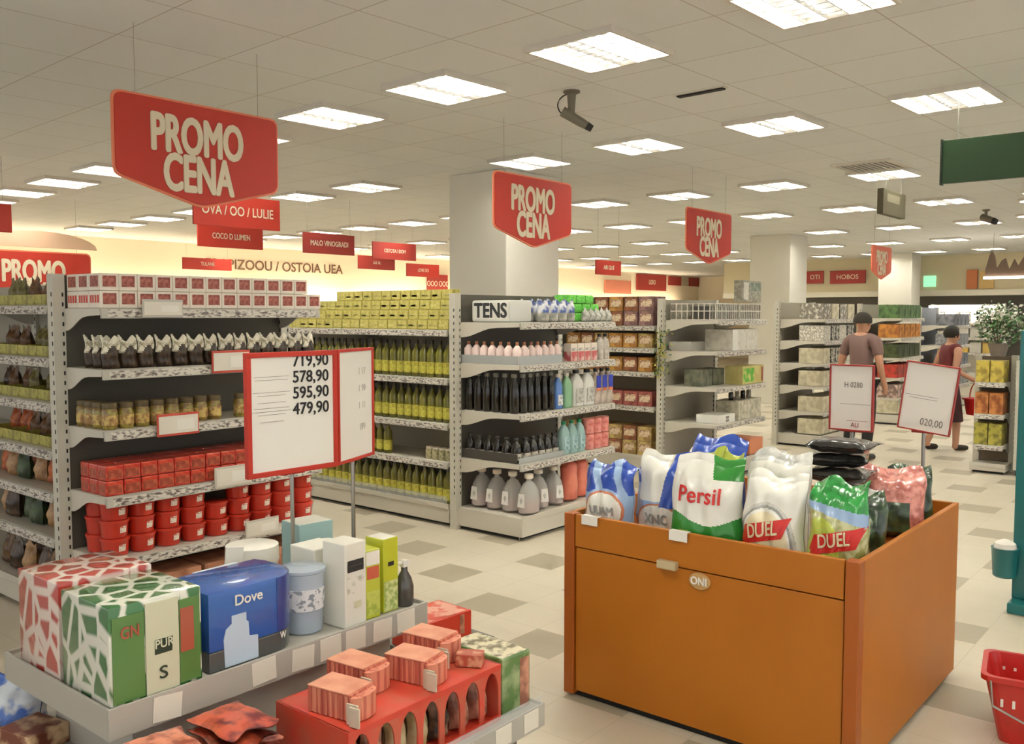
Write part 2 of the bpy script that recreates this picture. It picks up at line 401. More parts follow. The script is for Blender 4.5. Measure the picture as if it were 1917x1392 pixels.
def on_pouch(txt, size, mat, x, z, surf, bold=.03, sx=1.0, off=.004, tilt=0.0, backing=None, pad=.012):
    """lettering (and an optional backing shape) laid on the front of a pouch"""
    me = text_mesh(txt, size, mat, bold, sx, .001).copy()
    bm = bmesh.new(); bm.from_mesh(me); bmesh.ops.subdivide_edges(bm, edges=[e for e in bm.edges if e.calc_length() > .02], cuts=2, use_grid_fill=False)
    bmesh.ops.triangulate(bm, faces=bm.faces)
    for v in bm.verts:
        X, Z = v.co.x, v.co.z
        xx = x + X * math.cos(tilt) - Z * math.sin(tilt) * .25; zz = z + Z + X * math.sin(tilt)
        v.co = Vector((xx, surf(xx, zz) - off + v.co.y, zz))
    bm.to_mesh(me); bm.free()
    return me
def patch_on(surf, poly, mat, off=.002, n=14):
    """a printed patch: poly(s, q) -> (x, z), s, q in 0..1"""
    m = MB(); vs = []; fs = []
    for j in range(n + 1):
        for i in range(n + 1):
            x, z = poly(i / n, j / n); vs.append((x, surf(x, z) - off, z))
    for j in range(n):
        for i in range(n): fs.append((j * (n + 1) + i, j * (n + 1) + i + 1, (j + 1) * (n + 1) + i + 1, (j + 1) * (n + 1) + i))
    return m.add(vs, fs, mat).mesh('printed_panel')

# ---------------------------------------------------------------- red-tub endcap (front edge y 4.35, x 2.12..3.45)
PINKW = MN('window_print', (132, 62, 52), (176, 104, 88), 60, .4, .6)
CWHITE = M('carton_white', (232, 222, 206), .55)
REDINK = M('ink_red', (206, 64, 52), .5)
wb = carton('window_box', 'box', .094, .115, .084, CWHITE, [('f', .14, .22, .86, .86, PINKW), ('l', .14, .22, .86, .86, PINKW)])
wr_ = carton('window_box', 'box', .094, .115, .084, CWHITE, [('f', .14, .22, .86, .86, PINKW), ('l', .1, .3, .24, .75, REDINK), ('l', .3, .3, .44, .75, REDINK), ('l', .52, .3, .66, .75, REDINK), ('l', .74, .3, .9, .75, REDINK)])
for tier in (0, 1):
    for c in range(14 - tier):
        pr = wr_ if (c == 0 and tier == 0) else wb
        pr.place('white carton with pink window, %s from the post, %s tier, top endcap shelf' % (ORD[c], ('lower', 'upper')[tier]), (2.175 + c * .0955, 4.415, 1.681 + tier * .0855), 0, 'window cartons on the endcap top shelf')
    for q in (1, 2):
        (wr_ if tier == 0 else wb).place('white carton at the post end, %s row back, %s tier, top endcap shelf' % (ORD[q], ('lower', 'upper')[tier]), (2.175, 4.415 + q * .117, 1.681 + tier * .0855), 0, 'window cartons on the endcap top shelf')
DKB = MN('coffee_film', (40, 28, 16), (70, 50, 30), 30, .4, .6, .35)
WLB = MN('paper_print', (226, 220, 200), (160, 150, 120), 50, .5, .62, .6)
def fn_coffee(u, v, f): return WLB if v > .62 + .12 * math.sin(3 * u + 1) else DKB
cf = Proto('coffee_pouch', pouch_mesh('coffee_pouch', .088, .15, .06, fn_coffee, 3, 14, 16)[0], 'pouch')
for c in range(14):
    cf.place('dark pouch with white paper top, %s from the post, second endcap shelf down' % ORD[c], (2.19 + c * .0925, 4.40 + random.uniform(-.008, .008), 1.381), random.uniform(-.25, .25), 'dark pouches on the endcap')
for q in (1, 2):
    cf.place('dark pouch at the post end, %s row behind the front pouches' % ORD[q], (2.19, 4.40 + .085 * q, 1.381), -.4, 'dark pouches on the endcap')
JARB = MN('jar_pickle', (150, 138, 62), (120, 92, 48), 34, .4, .6, .2, coat=.4)
JARL = M('jar_lid_brown', (96, 82, 54), .4)
JLAB = MN('jar_label', (196, 170, 100), (150, 112, 66), 40, .45, .55)
jr = bottle('glass_jar', 'jar', [(.034, 0), (.038, .006), (.038, .09), (.033, .102)], JARB, (.036, .102, .132, JARL), (.0386, .02, .07, JLAB))
for c in range(10):
    if c == 8: continue
    jr.place('squat pickle jar with brown lid, %s from the post, third endcap shelf' % ORD[c], (2.18 + c * .083, 4.40, 1.081), c * .7, 'jars on the endcap')
for q in range(1, 4):
    jr.place('squat pickle jar at the post end, %s row back' % ORD[q], (2.17, 4.40 + q * .083, 1.081), q, 'jars on the endcap')
carton('small_carton', 'box', .07, .07, .06, M('lilac_card', (190, 176, 178), .5)).place('small lilac carton beside the jars on the endcap', (3.08, 4.41, 1.081))
RTIN = MN('red_tin_print', (196, 48, 34), (214, 86, 62), 26, .42, .6, .3, coat=.5)
RTINL = MN('red_tin_label', (188, 96, 66), (150, 60, 42), 36, .4, .6, .45)
tn = carton('red_tin', 'tin', .088, .088, .074, RTIN, [('f', .08, .14, .92, .72, RTINL), ('l', .08, .14, .92, .72, RTINL)], .006)
for c in range(14):
    for tier in (0, 1):
        tn.place('red square tin, %s from the post, %s tier, front row, fourth endcap shelf' % (ORD[c], ('lower', 'upper')[tier]), (2.18 + c * .0915, 4.41, .751 + tier * .076), random.uniform(-.05, .05), 'red tins on the endcap')
    for q in (1, 2):
        tn.place('red square tin, %s from the post, upper tier, %s row back' % (ORD[c], ORD[q]), (2.18 + c * .0915, 4.41 + q * .092, .827), random.uniform(-.08, .08), 'red tins on the endcap')
for q in (1, 2): tn.place('red square tin at the post end, lower tier, %s row back' % ORD[q], (2.18, 4.41 + q * .092, .751), 0, 'red tins on the endcap')
TUB = M('tub_red', (190, 46, 28), .35, coat=.3); TUBL = M('tub_lid_red', (198, 54, 36), .35, coat=.3)
TLB = MN('tub_label', (236, 222, 206), (200, 96, 80), 60, .52, .6)
def tub_label():
    m = MB(); n = 6
    vs = []
    for z, r in ((.028, .0645), (.062, .0685)):
        for k in range(n + 1):
            a = R(-90 - 8 + 32 * k / n); vs.append((r * math.cos(a), r * math.sin(a), z))
    return m.add(vs, [(k, k + 1, k + n + 2, k + n + 1) for k in range(n)], TLB).mesh('paper_label')
tb = Proto('red_tub', MB().lathe([(.055, 0), (.061, .003), (.068, .080)], TUB, 20).mesh('red_tub', smooth=True), 'tub',
           [('lid', MB().lathe([(.071, .078), (.072, .081), (.072, .089), (.068, .0915)], TUBL, 20).mesh('lid', smooth=True), None), ('paper_label', tub_label(), None)])
TIERN = ('bottom', 'middle', 'top')
for c in range(9):
    for tier in range(3 if c not in (4,) else 2):
        tb.place('red lidded tub, %s stack from the post, %s of its stack, lowest visible endcap shelf' % (ORD[c], TIERN[tier]), (2.205 + c * .1435, 4.437 + random.uniform(-.006, .006), .437 + tier * .092), random.uniform(-.12, .12), 'red tubs on the endcap')
for tier in range(3):
    for q in (1,):
        tb.place('red lidded tub at the post end behind the first stack, %s of three' % TIERN[tier], (2.205, 4.437 + .15 * q, .437 + tier * .092), .1, 'red tubs on the endcap')
PBC = MN('brown_pink_print', (190, 134, 104), (150, 96, 70), 12, .4, .62)
bp = carton('base_carton', 'box', .24, .24, .15, PBC, [('f', .1, .2, .9, .6, MN('pink_label', (206, 150, 126), (170, 110, 90), 25, .4, .6))])
for c in range(5): bp.place('brown-pink carton on the endcap base under the tubs, %s from the post' % ORD[c], (2.26 + c * .26, 4.48, .153), 0, 'cartons on the endcap base')

# ---------------------------------------------------------------- olive crates on the shelving beside it (faces -x at x 2.1)
OLV = M('crate_olive', (176, 170, 74), .5); OLV2 = MN('crate_olive_print', (178, 172, 82), (140, 132, 60), 22, .45, .6)
def crate(name, w, d, h, mat):
    t = .006
    return MB().box(-w / 2, -d / 2, 0, w / 2, d / 2, t, mat).box(-w / 2, -d / 2, t, w / 2, -d / 2 + t, h, mat).box(-w / 2, d / 2 - t, t, w / 2, d / 2, h, mat).box(-w / 2, -d / 2 + t, t, -w / 2 + t, d / 2 - t, h, mat).box(w / 2 - t, -d / 2 + t, t, w / 2, d / 2 - t, h, mat).mesh(name, .001)
olc = Proto('shelf_crate', crate('shelf_crate', .235, .36, .055, OLV2), 'crate')
PK = [MN('pack_brown', (120, 82, 40), (74, 48, 26), 26, .4, .6, .4), MN('pack_orange', (196, 104, 46), (150, 70, 36), 14, .4, .6, .4), MN('pack_tan', (190, 150, 104), (150, 110, 70), 18, .4, .6, .4),
      MN('pack_dark', (54, 40, 30), (84, 62, 44), 20, .4, .6, .3), MN('pack_olive', (132, 122, 62), (92, 84, 44), 24, .4, .6, .4), MN('pack_green', (70, 92, 54), (54, 66, 46), 18, .4, .6, .4)]
PKN = ('brown', 'orange', 'tan', 'dark', 'olive', 'green')
pks = []
for i, mt in enumerate(PK):
    pks.append(Proto('snack_pack', pouch_mesh('snack_pack', .12, .17, .075, lambda u, v, f, mt=mt: mt, 20 + i, 12, 14)[0], 'pack'))
order = [(4, 0, 0, 4), (0, 0, 4, 0), (3, 3, 4, 0), (1, 4, 0, 1), (2, 1, 2, 5), (3, 2, 5, 5), (3, 0, 3, 2)]
SHN = ('top', 'second', 'third', 'fourth', 'fifth', 'sixth', 'base')
for si, z in enumerate(LVA + (.16,)):
    for c in range(4):
        y = 4.985 + c * .24
        if si in (0, 1, 2, 3): olc.place('olive shelf crate, %s from the endcap post, %s aisle shelf' % (ORD[c], SHN[si]), (2.315, y, z + .001), R(-90), 'olive crates on the aisle shelving')
        zz = z + (.0085 if si < 4 else .001)
        for k in (0, 1):
            if si > 3: continue
            i = order[si][(c + k) % 4]
            pks[i].place('%s snack pack, %s from the endcap post, %s aisle shelf' % (PKN[i], ORD[2 * c + k], SHN[si]), (2.27 + random.uniform(-.03, .04), y - .053 + k * .106, zz), R(-90) + random.uniform(-.06, .06), 'packs on the aisle shelving', sc=.84)
    if si > 3:
        for c in range(6):
            i = order[si][c % 4]
            pks[i].place('%s snack pack, %s from the endcap post, %s aisle shelf' % (PKN[i], ORD[c], SHN[si]), (2.20 + random.uniform(-.02, .03), 4.95 + c * .158, zz), R(-90) + random.uniform(-.05, .05), 'packs on the aisle shelving', sc=.98 if si == 4 else 1.06)
        for c in range(6):
            i = order[si][(c + 1) % 4]
            pks[i].place('%s snack pack, second row back, %s from the endcap post, %s aisle shelf' % (PKN[i], ORD[c], SHN[si]), (2.34, 4.95 + c * .158, zz), R(-90), 'packs on the aisle shelving', sc=.98 if si == 4 else 1.06)

# ---------------------------------------------------------------- oil aisle (faces -x at x 5.05)
LIME = MN('lime_carton_print', (200, 190, 98), (176, 164, 74), 30, .42, .6, .5)
LIMEW = M('lime_pale', (226, 218, 140), .5)
lb = carton('lime_carton', 'box', .112, .09, .077, LIME, [('f', .04, .08, .96, .92, MN('lime_face', (198, 188, 92), (216, 206, 132), 46, .45, .6, .5)), ('f', .1, .3, .6, .5, LIMEW)], .003)
for tier, (y1, n) in enumerate(((6.98, 19), (6.75, 17), (6.45, 14), (6.2, 12))):
    for c in range(n):
        lb.place('yellow-green carton, %s from the endcap end, %s tier of the oil aisle top' % (ORD[c], ORD[tier]), (5.105 + .014 * tier, 4.88 + c * .1145, 1.5312 + tier * .0782), R(-90) + random.uniform(-.02, .02), 'yellow-green cartons above the oil')
OILG = MN('oil_green', (120, 116, 36), (96, 92, 30), 14, .4, .6, .12, coat=.5); OILL = MN('oil_label', (206, 200, 84), (170, 160, 60), 50, .45, .58); CAPD = M('cap_dark', (52, 46, 22), .4)
oil = bottle('oil_bottle', 'bottle', [(.036, 0), (.040, .006), (.040, .18), (.034, .205), (.015, .24), (.014, .262)], OILG, (.0165, .258, .29, CAPD), (.0406, .03, .12, OILL))
for si, z, n in ((0, 1.155, 25), (1, .806, 25), (3, .17, 25)):
    for c in range(n):
        oil.place('green oil bottle, yellow label, %s from the endcap end, %s' % (ORD[c], ('shelf below the yellow cartons', 'middle shelf', '', 'base shelf')[si]), (5.10 + random.uniform(-.004, .004), 4.87 + c * .087, z + .001), R(-90), 'oil bottles in the aisle')
for c in range(4): oil.place('green oil bottle on the near-empty shelf, %s from the bare stretch' % ORD[c], (5.10, 5.56 + c * .087, .506), R(-90), 'oil bottles on the near-empty shelf', sc=.9)
pj = bottle('pale_jar', 'jar', [(.03, 0), (.033, .005), (.033, .07), (.028, .08)], MN('pale_jar_print', (190, 184, 150), (150, 144, 96), 40, .4, .6), (.03, .08, .098, CWHITE))
for c in range(4): pj.place('small pale jar on the near-empty oil shelf, %s from the endcap end' % ORD[c], (5.11, 4.87 + c * .072, .506), 0, 'pale jars on the near-empty shelf')
put('fence', MB().box(5.045, 4.84, .182, 5.049, 8.5, .235, CLEAR).mesh('fence'), None)
fence = bpy.data.objects['fence']; fence.name = 'shelf_fence'; tag(fence, 'clear low plastic fence along the oil aisle base shelf', 'fence')

# ---------------------------------------------------------------- detergent endcap (front edge y 4.14, x 5.08..6.32)
TISSB = M('tissue_film', (216, 214, 206), .35, coat=.3)
def tissue_pack():
    m = MB(); m.box(-.19, -.13, 0, .19, .13, .165, TISSB)
    me = m.mesh('tissue_pack', .02, True)
    tx = MB(); text_into(tx, 'TENS', .15, M('ink_grey_black', (52, 52, 54), .5), (0, -.1312, .082), .03, .92, .002)
    bk = MB().quad((-.175, -.1306, .02), (.175, -.1306, .02), (.175, -.1306, .145), (-.175, -.1306, .145), M('pack_panel_white', (226, 224, 214), .4))
    return Proto('tissue_pack', me, 'pack', [('lettering', tx.mesh('lettering'), 'dark lettering on the pack'), ('printed_panel', bk.mesh('printed_panel'), None)])
tissue_pack().place('white pack with big dark lettering at the post end of the detergent endcap', (5.26, 4.46, 1.591), R(-90))
BWH = MN('blue_white_print', (60, 84, 150), (222, 224, 226), 18, .44, .56, .4)
GWH = MN('grey_white_print', (150, 150, 140), (214, 210, 198), 16, .42, .58, .5)
bpk = Proto('tissue_pouch', pouch_mesh('tissue_pouch', .108, .165, .09, lambda u, v, f: BWH if v > .45 else GWH, 31, 14, 14)[0], 'pack')
for c in range(8):
    bpk.place('blue-topped white tissue pouch, %s from the lettered pack, detergent endcap top' % ORD[c], (5.475 + .112 * (c % 4) - .02 * (c // 4), 4.235 + .14 * (c // 4), 1.591), random.uniform(-.2, .2), 'tissue pouches on the detergent endcap')
GSP = MN('green_sponge_film', (84, 190, 60), (130, 222, 96), 60, .38, .6, .4)
gsp = Proto('sponge_pack', MB().box(-.058, -.07, 0, .058, .07, .07, GSP).mesh('sponge_pack', .014, True), 'pack')
for tier in (0, 1, 2):
    for c in range(3):
        gsp.place('bright green sponge pack, %s along, %s layer, detergent endcap top' % (ORD[c], ('lowest', 'middle', 'topmost')[tier]), (5.985 + c * .122 - .075 * (tier == 2), 4.34, 1.592 + tier * .072), random.uniform(-.03, .03), 'green sponge packs')
gsp.place('bright green sponge pack stacked alone near the blue pouches', (5.86, 4.52, 1.592), .1)
GRY = MN('grey_film', (186, 184, 174), (140, 138, 128), 14, .4, .6, .3, coat=.3)
gfp = Proto('wipes_pack', pouch_mesh('wipes_pack', .076, .10, .06, lambda u, v, f: GRY, 37, 12, 12)[0], 'pack')
for c in range(5): gfp.place('grey-white wipes pack in front of the green sponges, %s along' % ORD[c], (5.98 + c * .078, 4.19, 1.591), 0, 'wipes packs')
PKW = M('candle_pink_white', (236, 212, 204), .35, coat=.3); PKT = M('pump_amber', (170, 110, 80), .4)
sb = bottle('pump_bottle', 'bottle', [(.034, 0), (.036, .005), (.036, .11), (.02, .13), (.012, .14)], PKW, (.012, .14, .165, PKT))
for c in range(7): sb.place('pink-white pump bottle, %s along the side row of the second detergent shelf' % ORD[c], (5.13 + .002 * c, 4.68 - c * .078, 1.281), 0, 'pump bottles')
for c in range(6): sb.place('pink-white pump bottle, %s along the front row of the second detergent shelf' % ORD[c], (5.21 + .08 * c, 4.20, 1.281), 0, 'pump bottles')
TRYC = M('tray_clear_grey', (190, 194, 192), .2, alpha=.75)
tag(put('shelf_tray', MB().box(5.09, 4.165, 1.282, 5.094, 4.72, 1.345, TRYC).box(5.094, 4.155, 1.282, 5.62, 4.16, 1.345, TRYC).mesh('shelf_tray')), 'clear grey tray rim in front of the pump bottles', 'tray')
PWB = MN('pink_box_print', (196, 96, 96), (230, 190, 180), 20, .45, .6)
pb = carton('pink_box', 'box', .085, .07, .14, CWHITE, [('f', .03, .02, .97, .55, PWB), ('l', .03, .02, .97, .55, PWB), ('f', .1, .6, .9, .75, MN('fine_print', (150, 140, 132), (226, 220, 210), 70, .44, .56))])
for c in range(4): pb.place('white box with pink lower half, %s along the second detergent shelf' % ORD[c], (5.80 + c * .092, 4.205, 1.281), 0, 'pink-white boxes')
GRB = MN('grey_bottle_print', (176, 170, 160), (206, 200, 188), 30, .4, .6, .4)
gb = bottle('grey_bottle', 'bottle', [(.036, 0), (.038, .005), (.038, .13), (.03, .16), (.014, .175), (.013, .185)], GRB, (.016, .185, .21, M('cap_black', (30, 28, 28), .4)))
for c in range(2): gb.place('grey-beige bottle with black cap, %s after the pink boxes' % ORD[c], (6.19 + c * .08, 4.20, 1.281), 0, 'grey-beige bottles')
BLB = M('bottle_black', (26, 24, 20), .18, coat=.5); BLC = M('cap_grey', (120, 118, 108), .4)
tallb = bottle('tall_bottle', 'bottle', [(.036, 0), (.040, .006), (.040, .15), (.032, .21), (.020, .25), (.018, .265)], BLB, (.024, .262, .292, BLC), None, 14, 1.0, .8)
for c in range(6): tallb.place('tall black bottle, %s in the side row of the third detergent shelf' % ORD[c], (5.13, 4.67 - c * .088, .921), R(90), 'tall black bottles')
for c in range(5): tallb.place('tall black bottle, %s in the front row of the third detergent shelf' % ORD[c], (5.20 + c * .083, 4.205, .921), R(20 * c), 'tall black bottles')
def jug(name, mat, cap, w=.1, h=.26, d=.07, extra=()):
    m = MB(); n = 20; rings = []
    prof = [(0, .9), (.01, 1), (.62, 1), (.78, .72), (.86, .40), (.90, .30)]
    for z, s in prof:
        rings.append([(w / 2 * s * (abs(math.cos(a)) ** .6) * math.copysign(1, math.cos(a)), d / 2 * (s if s > .7 else s * 1.1) * (abs(math.sin(a)) ** .6) * math.copysign(1, math.sin(a)), z * h) for a in [2 * math.pi * k / n for k in range(n)]])
    vs = [p for r in rings for p in r]; fs = [(i * n + k, i * n + (k + 1) % n, (i + 1) * n + (k + 1) % n, (i + 1) * n + k) for i in range(len(prof) - 1) for k in range(n)]
    fs += [tuple(range(n))[::-1], tuple(range((len(prof) - 1) * n, len(prof) * n))]
    me = m.add(vs, fs, mat).mesh(name, smooth=True)
    ks = [('cap', MB().lathe([(w * .17, h * .90), (w * .19, h * .91), (w * .19, h), (w * .15, h)], cap, 14).mesh('cap', smooth=True), None)] + list(extra)
    return Proto(name, me, 'bottle', ks)
def jlabel(w, h, d, z0, z1, mat): return ('printed_panel', MB().quad((-w * .36, -d / 2 - .0015, z0 * h), (w * .36, -d / 2 - .0015, z0 * h), (w * .36, -d / 2 - .0015, z1 * h), (-w * .36, -d / 2 - .0015, z1 * h), mat).mesh('printed_panel'), None)
LBW = MN('label_white_print', (222, 222, 216), (150, 160, 170), 40, .5, .62)
jug('blue_bottle', M('plastic_blue', (84, 124, 190), .3, coat=.3), CWHITE, .085, .27, .06, [jlabel(.085, .27, .06, .1, .4, LBW)]).place('blue squeeze bottle beside the tall black bottles', (5.62, 4.20, .921))
jug('green_bottle', M('plastic_pale_green', (130, 176, 134), .3, coat=.3), CWHITE, .1, .27, .07).place('pale green squeeze bottle beside the blue one', (5.735, 4.20, .921))
wj = jug('white_bottle', M('plastic_white', (222, 220, 212), .35, coat=.2), M('cap_black', (30, 28, 28), .4), .14, .29, .085, [jlabel(.14, .29, .085, .1, .5, MN('label_grey_print', (200, 198, 190), (160, 158, 150), 30, .45, .6))])
for c in range(2): wj.place('large white bottle with black cap, %s on the third detergent shelf' % ORD[c], (5.87 + c * .15, 4.205, .921))
bt = jug('refill_bottle', MN('refill_body', (200, 186, 172), (166, 152, 140), 20, .4, .6), M('cap_black', (30, 28, 28), .4), .09, .29, .07, [jlabel(.09, .29, .07, .45, .8, M('label_royal_blue', (46, 62, 170), .35)), jlabel(.09, .29, .07, .36, .45, M('label_orange', (206, 120, 80), .4))])
for c in range(3): bt.place('bottle with royal-blue label near the shelf end, %s of three' % ORD[c], (6.135 + c * .088, 4.20, .921), 0, 'blue-labelled bottles')
shb = bottle('short_bottle', 'bottle', [(.036, 0), (.040, .006), (.040, .10), (.030, .135), (.016, .15), (.015, .165)], BLB, (.019, .163, .185, BLB), (.0405, .02, .07, MN('label_pale_print', (196, 190, 176), (90, 86, 80), 40, .5, .6)))
for c in range(6): shb.place('short black bottle, %s in the side row of the fourth detergent shelf' % ORD[c], (5.14, 4.67 - c * .09, .556), R(200), 'short black bottles')
for c in range(5): shb.place('short black bottle, %s in the front row of the fourth detergent shelf' % ORD[c], (5.23 + c * .087, 4.205, .556), 0, 'short black bottles')
tag(put('shelf_tray', MB().box(5.088, 4.165, .557, 5.093, 4.72, .625, M('tray_smoke', (70, 66, 62), .3)).box(5.093, 4.15, .557, 5.64, 4.155, .60, TRYC).mesh('shelf_tray')), 'smoky tray rim in front of the short black bottles', 'tray')
gj = jug('green_cap_bottle', M('plastic_aqua', (150, 184, 180), .3, coat=.3), M('cap_green', (28, 130, 84), .3), .1, .26, .075, [jlabel(.1, .26, .075, .12, .55, MN('aqua_label', (176, 204, 206), (110, 150, 160), 36, .45, .6))])
for c in range(3): gj.place('aqua bottle with green cap, %s on the fourth detergent shelf' % ORD[c], (5.70 + c * .105, 4.20, .556), 0, 'green-capped bottles')
PNK = MN('pink_roll_film', (226, 150, 140), (206, 110, 104), 24, .45, .65, .35)
pr_ = Proto('paper_roll', MB().lathe([(.045, 0), (.052, .004), (.052, .121), (.045, .125)], PNK, 16).mesh('paper_roll', smooth=True), 'roll')
for tier in (0, 1):
    for c in range(3): pr_.place('pink film-wrapped roll, %s along, %s tier, fourth detergent shelf' % (ORD[c], ('lower', 'upper')[tier]), (6.05 + c * .1055, 4.21, .556 + tier * .127), 0, 'pink rolls')
def dome_jug():
    m = MB().lathe([(.10, 0), (.115, .01), (.118, .1), (.10, .17), (.06, .22), (.03, .235), (.028, .26)], M('clear_jug', (214, 214, 208), .12, alpha=.55), 20, sx=.62, sy=.8)
    liq = MB().lathe([(.095, .006), (.110, .012), (.112, .085)], M('pink_liquid', (196, 130, 126), .2), 20, sx=.62, sy=.8).mesh('liquid', smooth=True)
    cap = MB().lathe([(.032, .255), (.034, .26), (.034, .285), (.028, .29)], CWHITE, 16).mesh('cap', smooth=True)
    lab = MB().quad((-.035, -.095, .05), (.035, -.095, .05), (.028, -.088, .15), (-.028, -.088, .15), M('label_pale', (222, 220, 214), .4)).mesh('printed_panel')
    return Proto('fabric_softener_jug', m.mesh('fabric_softener_jug', smooth=True), 'jug', [('liquid', liq, 'pink liquid'), ('cap', cap, None), ('printed_panel', lab, None)])
dj = dome_jug()
for c in range(4): dj.place('clear domed jug with pink liquid, %s in the side row, detergent endcap base' % ORD[c], (5.21, 4.62 - c * .155, .184), R(-90), 'clear domed jugs')
for c in range(2): dj.place('clear domed jug with pink liquid, %s in the front row, detergent endcap base' % ORD[c], (5.42 + c * .19, 4.23, .184), R(-20), 'clear domed jugs')
sj = Proto('salmon_jug', MB().lathe([(.07, 0), (.082, .01), (.085, .12), (.075, .2), (.082, .26), (.06, .29), (.03, .30)], MN('salmon_plastic', (222, 128, 104), (206, 104, 84), 8, .4, .6, .3, coat=.3), 18, sx=1, sy=.8).mesh('salmon_jug', smooth=True), 'jug', [('cap', MB().lathe([(.034, .298), (.036, .30), (.036, .325), (.03, .33)], M('cap_pink', (200, 90, 80), .4), 14).mesh('cap', smooth=True), None)])
sj.place('big salmon-pink jug at the base of the detergent endcap', (5.80, 4.22, .184))
sj.place('second salmon-pink jug, farther along the detergent endcap base', (5.99, 4.25, .184))

# ---------------------------------------------------------------- shelving beyond: brown and pink goods (faces -x at x 8.12)
BRW = [MN('box_brown', (150, 92, 56), (110, 66, 44), 16, .4, .6), MN('box_mauve', (150, 112, 108), (112, 80, 78), 18, .4, .6), MN('box_amber', (196, 146, 70), (150, 100, 46), 18, .4, .6), MN('box_straw', (196, 170, 104), (150, 120, 70), 18, .4, .6), MN('box_rose', (170, 92, 84), (130, 66, 62), 14, .4, .6)]
BRN = ('brown', 'mauve', 'amber', 'straw', 'rose')
bbs = [carton('grocery_box', 'box', .17, .26, .15, m, [('f', .12, .3, .88, .8, MN('box_face_%d' % i, (222, 200, 170), (150, 110, 84), 30, .5, .62))]) for i, m in enumerate(BRW)]
for si, (z, tiers) in enumerate(((1.53, 2), (1.30, 1), (1.05, 1), (.69, 1), (.17, 2))):
    for c in range(6):
        for tr in range(tiers):
            i = ((1, 1, 0, 2, 0, 1), (3, 2, 2, 3, 0, 2), (2, 0, 2, 0, 2, 2), (4, 4, 4, 1, 0, 4), (3, 3, 0, 3, 2, 3))[si][(c + tr) % 6]
            bbs[i].place('%s grocery box, %s from the grey endcap, %s shelf, %s tier' % (BRN[i], ORD[c], ('top', 'second', 'third', 'fourth', 'base')[si], ('lower', 'upper')[tr]), (8.275, 4.95 + c * .185, z + .002 + .153 * tr), R(-90) + random.uniform(-.04, .04), 'grocery boxes beside the grey endcap')
# ---------------------------------------------------------------- grey endcap behind the bin (x 8.15..9.25, front y 4.13)
GM = M('wire_grey', (120, 118, 108), .5); WBX = MN('white_carton_grain', (222, 218, 206), (196, 190, 176), 20, .4, .7); GRC = MN('grey_carton_grain', (170, 166, 150), (136, 132, 118), 24, .4, .6)
def basket(w, d, h):
    m = MB()
    for k in range(13):
        x = -w / 2 + w * k / 12; m.box(x - .004, -d / 2, 0, x + .004, -d / 2 + .006, h, WBX)
    for k in range(9):
        y = -d / 2 + d * k / 8; m.box(-w / 2, y - .004, 0, -w / 2 + .006, y + .004, h, WBX)
    for z in (0, h / 2, h - .012): m.box(-w / 2, -d / 2 - .002, z, w / 2, -d / 2 + .008, z + .01, WBX).box(-w / 2 - .002, -d / 2, z, -w / 2 + .008, d / 2, z + .01, WBX)
    m.box(-w / 2, d / 2 - .006, 0, w / 2, d / 2, h, GRC).box(w / 2 - .006, -d / 2, 0, w / 2, d / 2, h, GRC).box(-w / 2, -d / 2, 0, w / 2, d / 2, .005, GRC)
    return m.mesh('wire_basket')
wbk = Proto('wire_basket', basket(.5, .5, .17), 'basket')
wbk.place('white slatted basket at the post end of the grey endcap top', (8.42, 4.42, 1.592))
wbk.place('white slatted basket farther along the grey endcap top', (8.95, 4.42, 1.592))
for c in range(9): carton('dark_carton', 'box', .045, .2, .13, [M('carton_charcoal', (74, 70, 64), .5), GRC][c % 2]).place('narrow dark carton inside the slatted basket, %s from the post' % ORD[c], (8.22 + c * .05, 4.35, 1.60), 0, 'cartons in the slatted basket')
carton('grey_carton', 'box', .44, .1, .22, GRC, [('f', .04, .1, .3, .9, WBX), ('f', .4, .5, .95, .9, MN('teal_grey', (110, 122, 110), (150, 156, 140), 14, .4, .6))]).place('grey carton in front of the farther slatted basket', (8.95, 4.20, 1.78))
carton('long_white_carton', 'box', .66, .30, .215, WBX, [('f', .0, .02, .2, .98, M('carton_bright', (232, 230, 222), .5))]).place('long white carton on the second shelf of the grey endcap', (8.80, 4.30, 1.281), R(3))
carton('grey_slab', 'box', .3, .25, .09, M('slab_grey', (168, 164, 154), .6)).place('grey slab carton at the post end, second shelf of the grey endcap', (8.32, 4.56, 1.281))
GRP = MN('green_yellow_print', (96, 170, 60), (206, 200, 120), 9, .45, .6)
carton('green_yellow_carton', 'box', .5, .2, .19, MN('straw_card', (206, 196, 130), (190, 176, 110), 10, .4, .6), [('f', .03, .12, .55, .88, GRP), ('f', .88, .1, .99, .9, M('brown_panel', (150, 90, 66), .5))]).place('green and yellow carton on the third shelf of the grey endcap', (8.985, 4.24, .921))
dkc = carton('dark_carton', 'box', .24, .2, .17, MN('dark_green_grain', (84, 88, 72), (120, 120, 100), 14, .4, .6))
for c in range(2): dkc.place('dark grey-green carton, %s from the post, third shelf of the grey endcap' % ORD[c], (8.36 + c * .26, 4.45, .921))
carton('white_leaflet_box', 'box', .34, .26, .085, M('carton_bright', (232, 230, 222), .5), [('f', .4, .5, .6, .8, GM), ('f', .4, .15, .6, .4, GM)]).place('flat white box with small print, fourth shelf of the grey endcap', (8.42, 4.28, .556))
carton('long_grey_carton', 'box', .58, .26, .2, MN('aged_white', (206, 200, 180), (166, 160, 140), 18, .4, .62)).place('long aged-white carton, fourth shelf of the grey endcap', (8.94, 4.28, .556), R(2))
